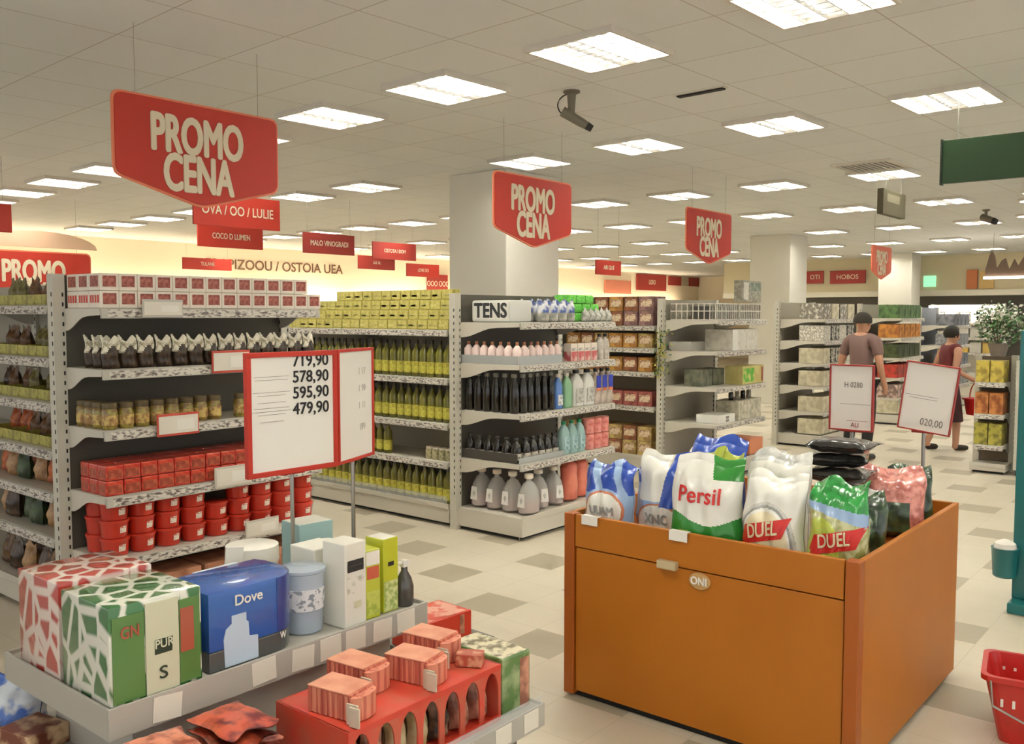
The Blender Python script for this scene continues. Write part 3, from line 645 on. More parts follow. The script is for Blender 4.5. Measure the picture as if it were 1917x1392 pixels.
for c in range(4):
    bottle('dark_bottle', 'bottle', [(.03, 0), (.034, .005), (.034, .09), (.015, .13)], [BLB, GRC][c % 2], (.017, .128, .15, BLB)).place('small dark bottle on top of the aged-white carton, %s from the post' % ORD[c], (8.72 + c * .14, 4.26, .758), 0, 'bottles on the aged-white carton', sc=.8)
carton('orange_carton', 'box', .32, .3, .16, M('carton_terracotta', (206, 130, 92), .55)).place('terracotta carton on the grey endcap base', (9.0, 4.25, .184))

# ---------------------------------------------------------------- farther endcaps
WSP = [MN('white_speckle', (226, 222, 208), (130, 124, 112), 24, .34, .5), MN('white_speckle_fine', (232, 228, 216), (176, 170, 156), 40, .4, .55), MN('cream_grain', (214, 206, 180), (184, 174, 146), 12, .4, .6), MN('grey_black_speckle', (190, 186, 172), (60, 56, 50), 20, .46, .54)]
WN = ('speckled', 'fine-speckled', 'cream', 'black-flecked')
ws = [carton('stock_carton', 'box', .25, .3, .19, m) for m in WSP]
for si, z in enumerate((1.59, 1.32, 1.04, .76, .44, .15)):
    for c in range(4):
        i = (c * 2 + si) % 4 if si < 2 else (2 if c % 2 == 0 else (si + c) % 4)
        ws[i].place('%s white carton, %s from the post, %s shelf behind the grey-shirted person' % (WN[i], ORD[c], ('top', 'second', 'third', 'fourth', 'fifth', 'base')[si]), (11.13 + c * .28, 4.32, z + (.002 if si < 5 else .015)), 0, 'white cartons on the far endcap')
FG = [MN('far_green', (96, 130, 74), (60, 84, 54), 10, .4, .6), MN('far_orange', (206, 140, 60), (150, 90, 40), 12, .4, .6), MN('far_dark_green', (74, 84, 44), (44, 50, 30), 10, .4, .6), MN('far_red', (190, 60, 44), (120, 44, 34), 10, .4, .6), MN('far_paper', (206, 180, 166), (120, 96, 88), 14, .42, .56), WSP[2]]
FN = ('green', 'orange', 'dark green', 'red', 'pinkish', 'cream')
for si, z in enumerate((1.59, 1.30, 1.0, .7, .4, .15)):
    pr = carton('stock_carton', 'box', .26, .3, .2, FG[si])
    for c in range(4): pr.place('%s carton, %s from the post, far endcap beyond the grey-shirted person' % (FN[si], ORD[c]), (14.165 + c * .275, 4.33, z + (.002 if si < 5 else .015)), 0, 'cartons on the green and orange endcap')
GB = [MN('far_blue_grey', (130, 132, 140), (90, 92, 100), 10, .4, .6), MN('far_steel', (150, 150, 150), (110, 112, 116), 16, .4, .6)]
for si, z in enumerate((1.45, 1.1, .75, .4)):
    pr = carton('stock_carton', 'box', .24, .3, .2, GB[si % 2])
    for c in range(4): pr.place('blue-grey carton, %s from the post, %s shelf under the third pillar' % (ORD[c], ('top', 'second', 'third', 'fourth')[si]), (17.26 + c * .26, 4.33, z + .002), 0, 'cartons under the third pillar')

# ---------------------------------------------------------------- hanging signs
WIRE = M('wire_steel', (150, 146, 136), .4, .7)
def rounded(poly, r, n=5):
    out = []
    for i, p in enumerate(poly):
        a, b = Vector(poly[i - 1]), Vector(poly[(i + 1) % len(poly)]); p = Vector(p)
        da = (a - p).normalized() * r; db = (b - p).normalized() * r
        for k in range(n + 1):
            t = k / n; out.append(tuple((p + da) * (1 - t) ** 2 + p * 2 * t * (1 - t) + (p + db) * t ** 2))
    return out
def promo(label, x, y, z, W=.95, rz=0.0, red=RED, lines=('PROMO', 'CENA')):
    """pentagonal price sign; z is the height of its point"""
    o = thing('hanging_sign', label, 'sign', (x, y, z), rz, 'pointed red price signs')
    k = W / .95
    poly = rounded([(-.475 * k, .52 * k), (-.475 * k, .125 * k), (0, 0), (.475 * k, .125 * k), (.475 * k, .52 * k)], .045 * k)
    put('sign_board', MB().prism(poly, 'y', -.012, .012, red).mesh('sign_board'), o)
    put('sign_edge', MB().prism(rounded([(-.487 * k, .532 * k), (-.487 * k, .117 * k), (0, -.013), (.487 * k, .117 * k), (.487 * k, .532 * k)], .05 * k), 'y', -.006, .006, M('sign_edge_orange', (226, 130, 96), .5)).mesh('sign_edge'), o)
    tx = MB()
    for s in (-1, 1):
        text_into(tx, lines[0], .265 * k, CREAM, (.02 * k * s, s * .0135, .345 * k), .03, .58, .003, 0 if s < 0 else math.pi)
        text_into(tx, lines[1], .265 * k, CREAM, (.02 * k * s, s * .0135, .15 * k), .03, .58, .003, 0 if s < 0 else math.pi)
    put('lettering', tx.mesh('lettering'), o)
    h = CEIL - z
    put('hanging_wire', MB().tube([(-.36 * k, 0, .51 * k), (-.36 * k, 0, h)], .0015, WIRE, 5).mesh('hanging_wire'), o)
    put('hanging_wire', MB().tube([(.36 * k, 0, .51 * k), (.36 * k, 0, h)], .0015, WIRE, 5).mesh('hanging_wire'), o)
    return o
promo('big pointed red sign over the red-tub endcap', 2.715, 4.4, 2.225)
promo('pointed red sign over the detergent endcap, before the big pillar', 5.575, 4.4, 2.175)
promo('pointed red sign over the half-empty grey endcap', 8.455, 4.4, 2.17)
promo('salmon-red pointed sign hanging edge-on before the third pillar', 13.85, 4.4, 2.17, .86, 0, M('sign_salmon', (216, 104, 78), .5))
o = promo('red sign with rounded top board, beyond the olive-crate shelving', 4.86, 11.55, 1.683, 1.31)
put('top_arch', MB().prism([(.70 * math.cos(R(a)) + .05, .78 + .20 * math.sin(R(a))) for a in range(0, 181, 15)], 'y', -.02, .02, M('arch_cream', (226, 190, 160), .5)).mesh('top_arch'), o)
def board(label, x0, x1, y, z0, z1, txt, red=DKRED, ts=.45, sx=.8, rz=0.0, group='red aisle signs'):
    W, H = x1 - x0, z1 - z0
    o = thing('aisle_sign', label, 'sign', ((x0 + x1) / 2, y, z0), rz, group)
    put('sign_board', MB().box(-W / 2, -.01, 0, W / 2, .01, H, red).mesh('sign_board', .002), o)
    if txt:
        tx = MB(); text_into(tx, txt, H * ts, CREAM, (0, -.0115, H * .5), .01, sx, .002); put('lettering', tx.mesh('lettering'), o)
    for s in (-.42, .42): put('hanging_wire', MB().tube([(s * W, 0, H - .005), (s * W, 0, CEIL - z0)], .0015, WIRE, 5).mesh('hanging_wire'), o)
    return o
board('wide red aisle sign right under the big pointed sign', 3.93, 4.74, 6.5, 2.355, 2.61, 'OVA / OO / LULIE', RED, .42, .8)
board('smaller red aisle sign below and behind the wide one', 4.88, 5.62, 8.0, 2.31, 2.53, 'COCO D LUMEN', RED, .36, .72)
board('dark red aisle sign hanging alone above the yellow cartons', 6.9, 7.7, 9.0, 2.395, 2.645, 'MALO VINOGRADI', DKRED, .36, .78)
board('dark red aisle sign nearest the pillar, upper of the cluster', 9.7, 10.65, 10.9, 2.53, 2.80, 'CISTOTA I DOM', DKRED, .3, .8)
board('dark red aisle sign, lower beside the pillar cluster', 10.35, 11.2, 12.0, 2.43, 2.66, 'LUL UL', DKRED, .3, .8)
board('red aisle sign at the low end of the pillar cluster', 12.35, 13.25, 12.9, 2.39, 2.64, 'LOVE DO', RED, .36, .8)
board('red aisle sign hanging past the olive-crate shelving', 2.70, 3.58, 9.0, 2.405, 2.665, '', RED)
board('small red aisle sign between the big pillar and the second pillar', 9.49, 10.06, 6.5, 2.15, 2.335, 'AIR OUT', RED, .4, .85)
board('red sign box behind the window cartons', 9.25, 10.3, 15.7, 2.5, 2.72, 'TULANE', RED, .45, .8)
# wall boards and lettering at the back
def wallsign(label, x0, x1, z0, z1, red, txt='', y=16.99):
    o = thing('wall_sign', label, 'sign', ((x0 + x1) / 2, y, z0), 0, 'red boards on the back wall'); W, H = x1 - x0, z1 - z0
    put('sign_board', MB().box(-W / 2, -.05, 0, W / 2, .0, H, red).mesh('sign_board', .004), o)
    if txt:
        tx = MB(); text_into(tx, txt, H * .4, CREAM, (0, -.052, H * .5), .01, .8, .002); put('lettering', tx.mesh('lettering'), o)
wallsign('red board on the back wall beside the pillar cluster', 17.0, 17.75, 2.2, 2.7, DKRED, 'OOO OOO')
wallsign('pale red board on the back wall past the green sponges', 25.3, 26.9, 2.35, 2.8, M('sign_pale_red', (206, 128, 104), .5))
wallsign('largest red board on the back wall over the brown boxes', 27.3, 29.3, 2.5, 3.07, DKRED, 'LIDIO')
wallsign('narrow red board on the back wall after the largest', 29.5, 30.4, 2.72, 3.05, DKRED)
wallsign('grey board on the back wall among the red boards', 30.45, 30.95, 2.72, 3.05, M('sign_grey', (190, 176, 150), .5))
wallsign('farthest red board on the back wall, beside the second pillar', 31.05, 31.8, 2.72, 3.05, DKRED)
tx = MB(); text_into(tx, 'ES / PIZOOU / OSTOIA UEA', .30, M('wall_letter_brown', (120, 84, 62), .6), (0, 0, 0), .005, 1.0, .01)
tag(put('wall_lettering', tx.mesh('wall_lettering'), None, (12.35, 16.993, 2.70)), 'line of brown letters with slashes along the bright back wall', 'lettering')
# green board, dark box sign
o = thing('green_board', 'plain dark green board hanging high above the teal stand', 'sign', (6.5, 1.1, 2.51), R(-90))
GREENB = M('board_green', (36, 66, 32), .5)
put('sign_board', MB().box(-.585, -.02, 0, .585, .02, .28, GREENB).mesh('sign_board', .003), o)
put('edge_trim', MB().box(-.597, -.026, -.008, -.585, .026, .288, M('trim_dark', (30, 44, 28), .5)).mesh('edge_trim'), o)
for s in (-.5, .5): put('hanging_rod', MB().tube([(s, 0, .275), (s, 0, CEIL - 2.51)], .004, WIRE, 6).mesh('hanging_rod'), o)
o = thing('box_sign', 'dark olive box sign with pale panel hanging below the ceiling grille', 'sign', (9.72, 3.0, 2.65))
put('sign_box', MB().box(-.36, -.03, 0, .36, .03, .25, M('box_olive', (92, 86, 62), .5)).mesh('sign_box', .004), o)
put('sign_panel', MB().quad((-.24, -.0315, .13), (.16, -.0315, .13), (.16, -.0315, .21), (-.24, -.0315, .21), M('panel_pale_olive', (136, 130, 108), .5)).mesh('sign_panel'), o)
for s in (-.2, .3): put('hanging_rod', MB().tube([(s, 0, .245), (s, 0, CEIL - 2.65)], .004, WIRE, 6).mesh('hanging_rod'), o)
# ceiling pieces: slot vent, return grille, camera with its cable
o = thing('slot_vent', 'narrow dark slot vent in the ceiling between two lights', 'vent', (5.43, 2.90, CEIL), R(87))
put('slot', MB().box(-.17, -.022, -.014, .17, .022, -.0045, SLOT).mesh('slot'), o); put('vent_rim', MB().box(-.19, -.03, -.004, .19, .03, 0, FRAME).mesh('vent_rim'), o)
o = thing('return_grille', 'square ceiling grille with a dark open edge beside a light', 'vent', (9.13, 3.02, CEIL), R(-2.7))
g = MB()
for k in range(10): g.box(-.25, -.24 + k * .052, -.018, .25, -.222 + k * .052, -.008, FRAME)
put('grille', g.mesh('grille'), o); put('grille_frame', MB().box(-.29, -.29, -.022, -.25, .29, 0, FRAME).box(.25, -.29, -.022, .29, .29, 0, FRAME).box(-.25, -.29, -.022, .25, -.25, 0, FRAME).box(-.25, .25, -.022, .25, .29, 0, FRAME).mesh('grille_frame'), o)
put('dark_opening', MB().box(-.25, -.25, -.006, .25, .25, -.001, SLOT).mesh('dark_opening'), o)
CAMG = M('camera_grey', (112, 106, 90), .5)
o = thing('security_camera', 'grey ceiling camera on a bracket with a looped black cable', 'camera', (4.88, 3.54, CEIL), R(-50))
put('mount', MB().lathe([(.055, 0), (.055, -.012), (.03, -.022), (.022, -.13), (.028, -.15)], CAMG, 16).mesh('mount', smooth=True), o)
put('camera_body', MB().tube([(-.06, 0, -.13), (.06, 0, -.20), (.10, 0, -.222)], [.034, .03, .026], CAMG, 14).mesh('camera_body', smooth=True), o)
put('lens', MB().tube([(.10, 0, -.222), (.135, 0, -.243)], [.027, .022], BLACK, 14).mesh('lens', smooth=True), o)
put('cable', MB().tube([(.0, .01, -.02)] + [(-.09 * math.sin(R(a)) - .0, .01, -.09 + .075 * math.cos(R(a))) for a in range(10, 171, 16)] + [(-.04, .0, -.14)], .0045, BLACK, 6).mesh('cable'), o)
o = thing('security_camera', 'small grey ceiling camera beneath the round downlights', 'camera', (14.0, 3.05, CEIL), R(-120))
put('mount', MB().lathe([(.05, 0), (.05, -.015), (.02, -.03), (.02, -.1)], CAMG, 12).mesh('mount', smooth=True), o)
put('camera_body', MB().tube([(-.06, 0, -.10), (.13, 0, -.17)], [.05, .045], CAMG, 12).mesh('camera_body', smooth=True), o)
put('lens', MB().tube([(.13, 0, -.17), (.17, 0, -.185)], [.046, .04], BLACK, 12).mesh('lens', smooth=True), o)

# ---------------------------------------------------------------- back wall cornice lamps and far fascia
for k in range(10):
    o = thing('cornice_lamp', 'tube lamp along the top of the back wall shelving, %s from the near corner' % ORD[k], 'lamp', (5.0 + k * 2.65, 16.72, 1.85), 0, 'cornice lamps')
    put('lamp_tray', MB().box(-1.25, -.10, -.03, 1.25, .10, 0, WHITE).box(-1.25, -.10, 0, 1.25, -.085, .07, WHITE).mesh('lamp_tray'), o)
    put('tube', MB().tube([(-1.2, 0, .03), (1.2, 0, .03)], .022, M('tube_glow', (255, 255, 255), .5, emit=(1, .84, .62), estr=30), 8).mesh('tube'), o)
for k in range(10):
    t = gondola('wall_shelving', 'white wall shelving along the back wall, %s bay from the near corner' % ORD[k], 2.6, .4, (1.45, 1.05, .65), 1.82, (3.7 + k * 2.65, 16.95, 0), 0, 1, None, .16, None, None, 'wall shelving bays')
FASC = M('fascia_cream', (214, 202, 170), .7)
struct('wall_fascia', MB().box(24, -6, 2.24, 24.2, 12, CEIL, FASC).mesh('wall_fascia'))
struct('trim_1', MB().box(23.94, -6, 2.10, 24.2, 12, 2.24, M('fascia_white', (226, 220, 202), .5)).mesh('trim_1'))
struct('wall_shop', MB().box(27.5, -6, 0, 27.65, 12, CEIL, M('shop_grey', (120, 116, 108), .7)).mesh('wall_shop'))
def fsign(label, y0, y1, z0, z1, mat, txt='', X=23.99, tm=None):
    o = thing('fascia_sign', label, 'sign', (X, (y0 + y1) / 2, z0), R(-90)); W, H = abs(y1 - y0), z1 - z0
    put('sign_board', MB().box(-W / 2, -.05, 0, W / 2, 0, H, mat).mesh('sign_board', .003), o)
    if txt:
        tx = MB(); text_into(tx, txt, H * .5, tm or CREAM, (0, -.052, H * .5), .01, 1.0, .002); put('lettering', tx.mesh('lettering'), o)
fsign('short red board on the far fascia next to the second pillar', 9.1, 9.55, 2.47, 2.80, DKRED, 'OTI')
fsign('long red board on the far fascia before the third pillar', 8.0, 8.92, 2.45, 2.79, DKRED, 'HOBOS')
o = fsign('small green exit sign on the far fascia', 6.3, 6.58, 2.33, 2.60, M('exit_green', (110, 190, 140), .5, emit=(.35, .8, .5), estr=.7))
fsign('orange banner standing out on the far fascia', 5.36, 5.60, 2.26, 2.72, M('banner_orange', (196, 116, 66), .5))
fsign('tan banner beside the orange one on the far fascia', 5.0, 5.32, 2.26, 2.68, M('banner_tan', (212, 178, 112), .5))
# dark decorative panel with jagged top and a bright under-edge
o = thing('skyline_panel', 'brown decorative panel with jagged top hanging above the bush', 'panel', (18.0, 3.18, 2.30), R(-90))
pts = [(-.72, 0.02), (-.72, .14), (-.66, .40), (-.62, .48), (-.57, .40), (-.54, .16), (-.46, .30), (-.40, .34), (-.34, .14), (-.26, .32), (-.2, .2), (-.1, .38), (-.02, .2), (.1, .42), (.2, .22), (.34, .4), (.46, .2), (.6, .36), (.72, .2), (.72, 0.02)]
put('panel_board', MB().prism(pts, 'y', -.02, .02, M('panel_brown', (120, 98, 82), .6)).mesh('panel_board'), o)
put('edge_lamp', MB().box(-.74, -.05, -.02, .74, .05, .02, M('edge_glow', (255, 255, 255), .5, emit=(1, .93, .8), estr=5)).mesh('edge_lamp'), o)
for s in (-.6, .6): put('hanging_wire', MB().tube([(s, 0, .14), (s, 0, CEIL - 2.30)], .003, WIRE, 5).mesh('hanging_wire'), o)
# white lit shelving at the far end
t = gondola('wall_shelving', 'bright white shelving with a lamp on top, behind the bush', 1.3, .4, (1.5, 1.2, .9), 1.85, (19.6, 5.2, 0), R(-90), 1, WHITE, .3)
put('lamp_tube', MB().tube([(.05, -.42, 1.80), (1.25, -.42, 1.80)], .02, M('shelf_lamp_glow', (255, 255, 255), .5, emit=(1, .93, .82), estr=26), 8).mesh('lamp_tube'), t)
wg = [carton('white_goods_box', 'box', .2, .2, .2, m) for m in (M('goods_white', (236, 232, 222), .5), MN('goods_print', (236, 232, 222), (90, 90, 84), 22, .5, .58), M('goods_yellow', (232, 200, 110), .5))]
for si, z in enumerate((1.5, 1.2, .9, .3)):
    for c in range(5):
        wg[(1, 0, 2, 0)[si] if c % 2 == 0 else 0].place('white goods box in the bright shelving, %s along the %s shelf' % (ORD[c], ('top', 'second', 'third', 'base')[si]), (19.4, 4.09 + c * .23, z + (.002 if si < 3 else .02)), R(-90), 'white goods in the bright shelving')

# ---------------------------------------------------------------- orange dump bin (x 3.12..4.42, y 1.03..2.29, 0.8 high)
ORG = MN('bin_orange', (172, 100, 8), (178, 106, 14), 2.2, .35, .65, .5)
ORGE = M('bin_orange_edge', (160, 82, 14), .5)
BX0, BX1, BY0, BY1, BH = 3.12, 4.42, 1.035, 2.29, .80
o = thing('dump_bin', 'large orange dump bin heaped with detergent bags', 'bin', (BX0, BY0, 0))
W, D_, T = BX1 - BX0, BY1 - BY0, .022
m = MB().box(-.006, .0, .028, T, D_, .0285, ORG)
front = MB().box(0, .055, .03, T, D_ - .055, .655, ORG).mesh('front_panel', .004)
put('front_panel', front, o, (0.006, 0, 0))
put('front_fascia', MB().box(0, .055, .66, T, D_ - .055, BH, ORG).mesh('front_fascia', .004), o)
for y in (0, D_ - .05): put('corner_post', MB().box(-.004, y, .012, .05, y + .05, BH, ORGE).mesh('corner_post', .004), o)
put('side_panel', MB().box(.05, 0, .03, W, T, BH, ORG).mesh('side_panel', .004), o)
put('side_panel', MB().box(.05, D_ - T, .03, W, D_, BH, ORG).mesh('side_panel', .004), o)
put('back_panel', MB().box(W - T, T, .03, W, D_ - T, BH, ORG).mesh('back_panel', .004), o)
put('false_floor', MB().box(T + .008, T, .68, W - T, D_ - T, .70, ORGE).mesh('false_floor'), o)
put('plinth', MB().box(.03, .03, 0, W - .03, D_ - .03, .028, SLOT).mesh('plinth'), o)
put('latch', MB().box(-.03, .700, .648, .0, .785, .682, M('latch_cream', (196, 178, 140), .4)).mesh('latch', .006), o)
bd = put('badge', MB().lathe([(.0, .0), (.045, .0), (.047, .004), (.043, .009), (.0, .011)], M('badge_tan', (190, 150, 96), .4), 24, sx=1, sy=.72).mesh('badge', smooth=True, rot=Matrix.Rotation(R(-90), 4, 'Y') @ Matrix.Rotation(R(90), 4, 'Z')), o, (.006, .61, .62))
put('lettering', text_mesh('ONI', .042, PAPER, .03, .9, .002), bd, (-.0115, 0, 0), (0, 0, R(-90)))
for n, y in enumerate((1.12, .70)):   # little cards on the rim
    put('rim_card', MB().box(-.0105, y - .04, .765, -.008, y + .04, .805, PAPER).box(-.008, y - .04, .8005, .02, y + .04, .803, PAPER).mesh('rim_card'), o)

# bags
BW, BB, BG = M('film_white', (232, 230, 220), .3, coat=.4), M('film_blue', (36, 74, 170), .28, coat=.5), M('film_green', (40, 132, 44), .3, coat=.4)
BLT = M('film_light_blue', (150, 178, 214), .3, coat=.4); BYG = M('film_yellow_green', (178, 190, 72), .3, coat=.4); BCR = M('film_cream', (226, 214, 176), .35, coat=.3)
BOR = M('film_orange_brown', (196, 118, 84), .35, coat=.3); BRD = M('film_red', (206, 40, 34), .35, coat=.2); BGY = M('film_grey', (150, 150, 146), .35, coat=.3)
BDG = MN('film_dark_green', (34, 52, 34), (70, 96, 60), 20, .42, .62, .3, coat=.5); BPK = MN('film_pink', (222, 150, 136), (176, 96, 86), 30, .42, .62, .3, coat=.5); BBK = MN('film_black', (26, 26, 26), (52, 50, 46), 12, .4, .6, .25, coat=.5)
BSIL = MN('film_silver', (186, 186, 180), (226, 224, 216), 14, .4, .6, .25, coat=.4); BOLV = MN('film_olive', (150, 150, 84), (196, 196, 150), 26, .42, .6, .3, coat=.4); BEMG = MN('film_emerald', (30, 120, 50), (52, 160, 72), 22, .4, .6, .25, coat=.5)
BZ = .701
def bag(name, label, w, h, t, fn, seed, x, y, rz=-90, tilt=-.05, z=None, texts=(), kids=(), fine=True, group='detergent bags in the orange bin'):
    me, surf = pouch_mesh(name, w, h, t, fn, seed, 84 if fine else 30, 100 if fine else 36, .90, 3.2, .006, .35)
    ob = put(name, me, None, (x, y, BZ if z is None else z), (tilt, 0, R(rz))); tag(ob, label, 'bag', group)
    for k in kids: put('printed_panel', k(surf), ob)
    for (txt, size, mat, tx_, tz_, bold, sx, tl) in texts: put('lettering', on_pouch(txt, size, mat, tx_, tz_, surf, bold, sx, .005, tl), ob)
    return ob
def fn_persil(u, v, f):
    if v > .74 and u > .05 + .8 * (.98 - v): return BG
    if v < .36 - .06 * math.sin(2.6 * (u + .4)):
        return BYG if (u + .45) ** 2 * 3 + (v - .13) ** 2 * 40 < .5 else BG
    return BW
bag('detergent_bag', 'white and green bag with red lettering at the front of the bin', .30, .405, .15, fn_persil, 5, 3.235, 1.68, -84, -.06, texts=[('Persil', .09, BRD, -.01, .235, .014, .92, 0)])
def fn_oval(u, v, f):
    d = (u * 1.02) ** 2 + ((v - .34) / .30) ** 2
    if d < .62: return BW
    if d < .78: return BOR
    if d < .95: return BLT
    if v > .56: return BB if math.sin(7 * u + 10 * v) > -.5 else BLT
    if v < .2: return BRD if math.sin(14 * u + 20 * v) > 0 else BW
    return BLT
bag('detergent_bag', 'blue bag with white oval label at the corner of the bin', .235, .33, .14, fn_oval, 9, 3.235, 2.14, -86, -.05, texts=[('UUAM', .05, BGY, 0, .115, .02, .8, 0)])
def fn_bw(u, v, f):
    if u > .05 + .5 * (v - .6) and v > .36: return BB
    d = (u * .9 + .1) ** 2 + ((v - .2) / .26) ** 2
    if d < .5: return BW
    if d < .62: return BOR
    return BLT if v < .42 else BW
bag('detergent_bag', 'half white, half royal blue bag beside the white and green one', .25, .37, .14, fn_bw, 12, 3.385, 1.945, -82, -.02, texts=[('XNC', .06, BGY, -.02, .08, .02, .8, 0)])
def fn_duel1(u, v, f):
    a = (u + .1) ** 2 + ((v - .26) / .42) ** 2
    return BCR if a < .55 else BW if a < .68 else BGY if a < .8 else BSIL if a < .95 else BW
def duel_panel(x0, z0):
    def k(surf): return patch_on(surf, lambda s, q: (x0 - .088 + .176 * s + .03 * q, z0 - .04 + .08 * q + .045 * (s - .5)), BRD, .003)
    return k
bag('detergent_bag', 'cream and white bag with red slanted panel, its arched stripes grey', .245, .36, .15, fn_duel1, 15, 3.245, 1.405, -88, -.08, texts=[('DUEL', .075, BCR, -.018, .137, .014, .68, .25)], kids=[duel_panel(-.032, .132)])
def fn_duel2(u, v, f):
    if v > .70 - .05 * u: return BEMG
    if v > .60 - .08 * u: return BLT
    if u > .55 and v > .12: return BOLV
    return BYG if (u + .5) ** 2 + (v - .3) ** 2 * 6 < .5 else BOLV
bag('detergent_bag', 'green-topped bag with red slanted panel at the near corner of the bin', .215, .36, .14, fn_duel2, 18, 3.262, 1.166, -84, -.05, texts=[('DUEL', .07, BCR, .0, .137, .014, .68, .22)], kids=[duel_panel(-.012, .132)])
bag('detergent_bag', 'tall plain white bag behind the red slanted panels', .26, .42, .14, lambda u, v, f: BSIL if v > .86 else BW, 21, 3.42, 1.47, -88, -.06, kids=[lambda s: patch_on(s, lambda a, q: (-.11 + .08 * a, .24 + .024 * q + .02 * a), BGY, .003)])
bag('detergent_bag', 'straw-yellow bag tucked behind the white and green one', .19, .40, .12, lambda u, v, f: BCR if v < .8 else BYG, 27, 3.415, 1.71, -90, -.02, fine=False)
bag('detergent_bag', 'dark green bag between the green-topped and pink-topped ones', .22, .27, .13, lambda u, v, f: BDG if v > .62 or u > .4 else BOLV, 30, 3.53, 1.185, -70, -.05)
bag('detergent_bag', 'shiny blue bag standing tall behind the white and green one', .26, .43, .14, lambda u, v, f: BB if v > .55 or u > .2 else BW, 26, 3.60, 1.822, -86, -.04)
bag('detergent_bag', 'crumpled white bag behind the plain white one', .26, .38, .15, lambda u, v, f: BSIL if math.sin(4 * u + 9 * v) > .7 else BW, 22, 3.60, 1.53, -92, -.05)
bag('detergent_bag', 'light blue bag deep in the bin behind the half blue one', .24, .29, .14, lambda u, v, f: BB if v > .6 else BLT, 28, 3.60, 2.10, -90, -.03, fine=False)
bag('detergent_bag', 'silver-white bag in the middle of the heap', .26, .34, .15, lambda u, v, f: BSIL, 24, 3.84, 1.62, -95, -.04, fine=False)
bag('detergent_bag', 'plain white bag far back in the bin', .26, .32, .15, lambda u, v, f: BW, 29, 3.88, 2.0, -90, -.05, fine=False)
bag('detergent_bag', 'white bag lying under the black packs', .25, .24, .15, lambda u, v, f: BSIL if v > .7 else BW, 23, 3.83, 1.33, -90, -.02, fine=False)
bag('detergent_bag', 'pink-topped bag at the bin rim by the price board pole', .28, .31, .15, lambda u, v, f: BPK if v > .5 or u > .55 else BDG, 31, 4.00, 1.205, -72, -.05)
bag('detergent_bag', 'dark green bag at the rear rim behind the pink-topped one', .20, .29, .12, lambda u, v, f: BDG, 32, 4.20, 1.19, -66, -.02)
for n, (x, rz) in enumerate(((3.72, -80), (3.74, -70), (3.71, -88))):   # flat black packs piled on the low white bag
    q = Proto('black_pack', pouch_mesh('black_pack', .25, .26, .052, lambda u, v, f: BBK, 40 + n, 24, 22, .95, 4, .002)[0], 'pack')
    ob = q.place('flat black pack in the pile on the heap, %s from its bottom' % ORD[n], (x, 1.345, .978 + n * .062), 0, 'black packs piled in the bin'); ob.rotation_euler = (R(-90), 0, R(rz))

# price boards on poles
def price_board(label, loc, W, H, z0, z1, rz, tilt, lines, fw=.018, fr=RED, pole=True):
    """loc is the pole's foot; the board spans z0..z1"""
    o = thing('price_board', label, 'price board', loc, rz)
    B = Matrix.Translation((0, -.012, z0)) @ Matrix.Rotation(tilt, 4, 'Y')
    f = MB()
    for (x0, za, x1, zb) in ((-W / 2, 0, W / 2, fw), (-W / 2, H - fw, W / 2, H), (-W / 2, fw, -W / 2 + fw, H - fw), (W / 2 - fw, fw, W / 2, H - fw)): f.box(x0, -.012, za, x1, .012, zb, fr)
    put('frame', f.mesh('frame', .002, rot=B), o)
    put('sheet', MB().box(-W / 2 + fw, -.006, fw, W / 2 - fw, .006, H - fw, PAPER).mesh('sheet', rot=B), o)
    tx = MB()
    for (txt, size, x, z, mt, sx, bold) in lines:
        if txt == '-': tx.box(x - sx, -.0075, z, x + sx, -.007, z + size, mt)
        else: text_into(tx, txt, size, mt, (x, -.0075, z), bold, sx, .0008)
    if tx.f: put('lettering', tx.mesh('lettering', rot=B), o)
    if pole: put('pole', MB().tube([(0, 0, 0), (0, 0, z0 + .02)], .008, STEEL, 10).box(-.05, -.012, z0 - .006, .05, .012, z0 + .008, fr).mesh('pole'), o)
    return o
INKB = M('ink_faint', (120, 112, 104), .6)
price_board('slightly tilted price board on a pole in the bin, before the woman', (4.33, 1.17, .701), .225, .31, .42, 0, R(-90), R(7), [('020,00', .045, .03, .045, INKB, .8, 0), ('-', .0015, -.03, .16, INKB, .07, 0), ('-', .0015, -.02, .148, INKB, .06, 0)], .006, DKRED)
price_board('upright price board on a pole in the bin, before the grey-shirted person', (4.28, 1.475, .701), .205, .31, .405, 0, R(-92), 0, [('H 0280', .036, .01, .215, INKB, .8, 0), ('-', .0015, .02, .125, INKB, .07, 0), ('ALI', .03, .02, .028, DKRED, .9, 0), ('-', .0015, .03, .048, DKRED, .05, 0)], .007, DKRED)

# ---------------------------------------------------------------- grey two-step display (upper tray z .60, lower tray z .35)
o = thing('tray_display', 'grey two-step tray display loaded with bath packs and red cartons', 'display', (1.12, 2.305, 0))
def tray(name, x0, y0, x1, y1, z, lip, drop):
    m = MB().box(x0, y0, z - .02, x1, y1, z, TRAY)
    for (a, b, c, d) in ((x0 - .008, y0 - .008, x1 + .008, y0), (x0 - .008, y1, x1 + .008, y1 + .008), (x0 - .008, y0, x0, y1), (x1, y0, x1 + .008, y1)):
        m.box(a, b, z - drop, c, d, z + lip, TRAY)
    return m.mesh(name, .002)
U0 = (1.12, 2.305)
up = put('upper_tray', tray('upper_tray', 0, 0, 1.165, .645, .60, .012, .075), o)
lo = put('lower_tray', tray('lower_tray', -.07, -.49, 1.225, .82, .345, .008, .07), o)
put('core', MB().box(.10, .08, 0, 1.07, .56, .58, TRAY).mesh('core', .004), o)
put('lower_base', MB().box(-.02, -.42, 0, 1.18, .78, .28, M('base_dark_grey', (120, 116, 108), .5)).mesh('lower_base'), o)  # plain base block, one even grey darker than the trays
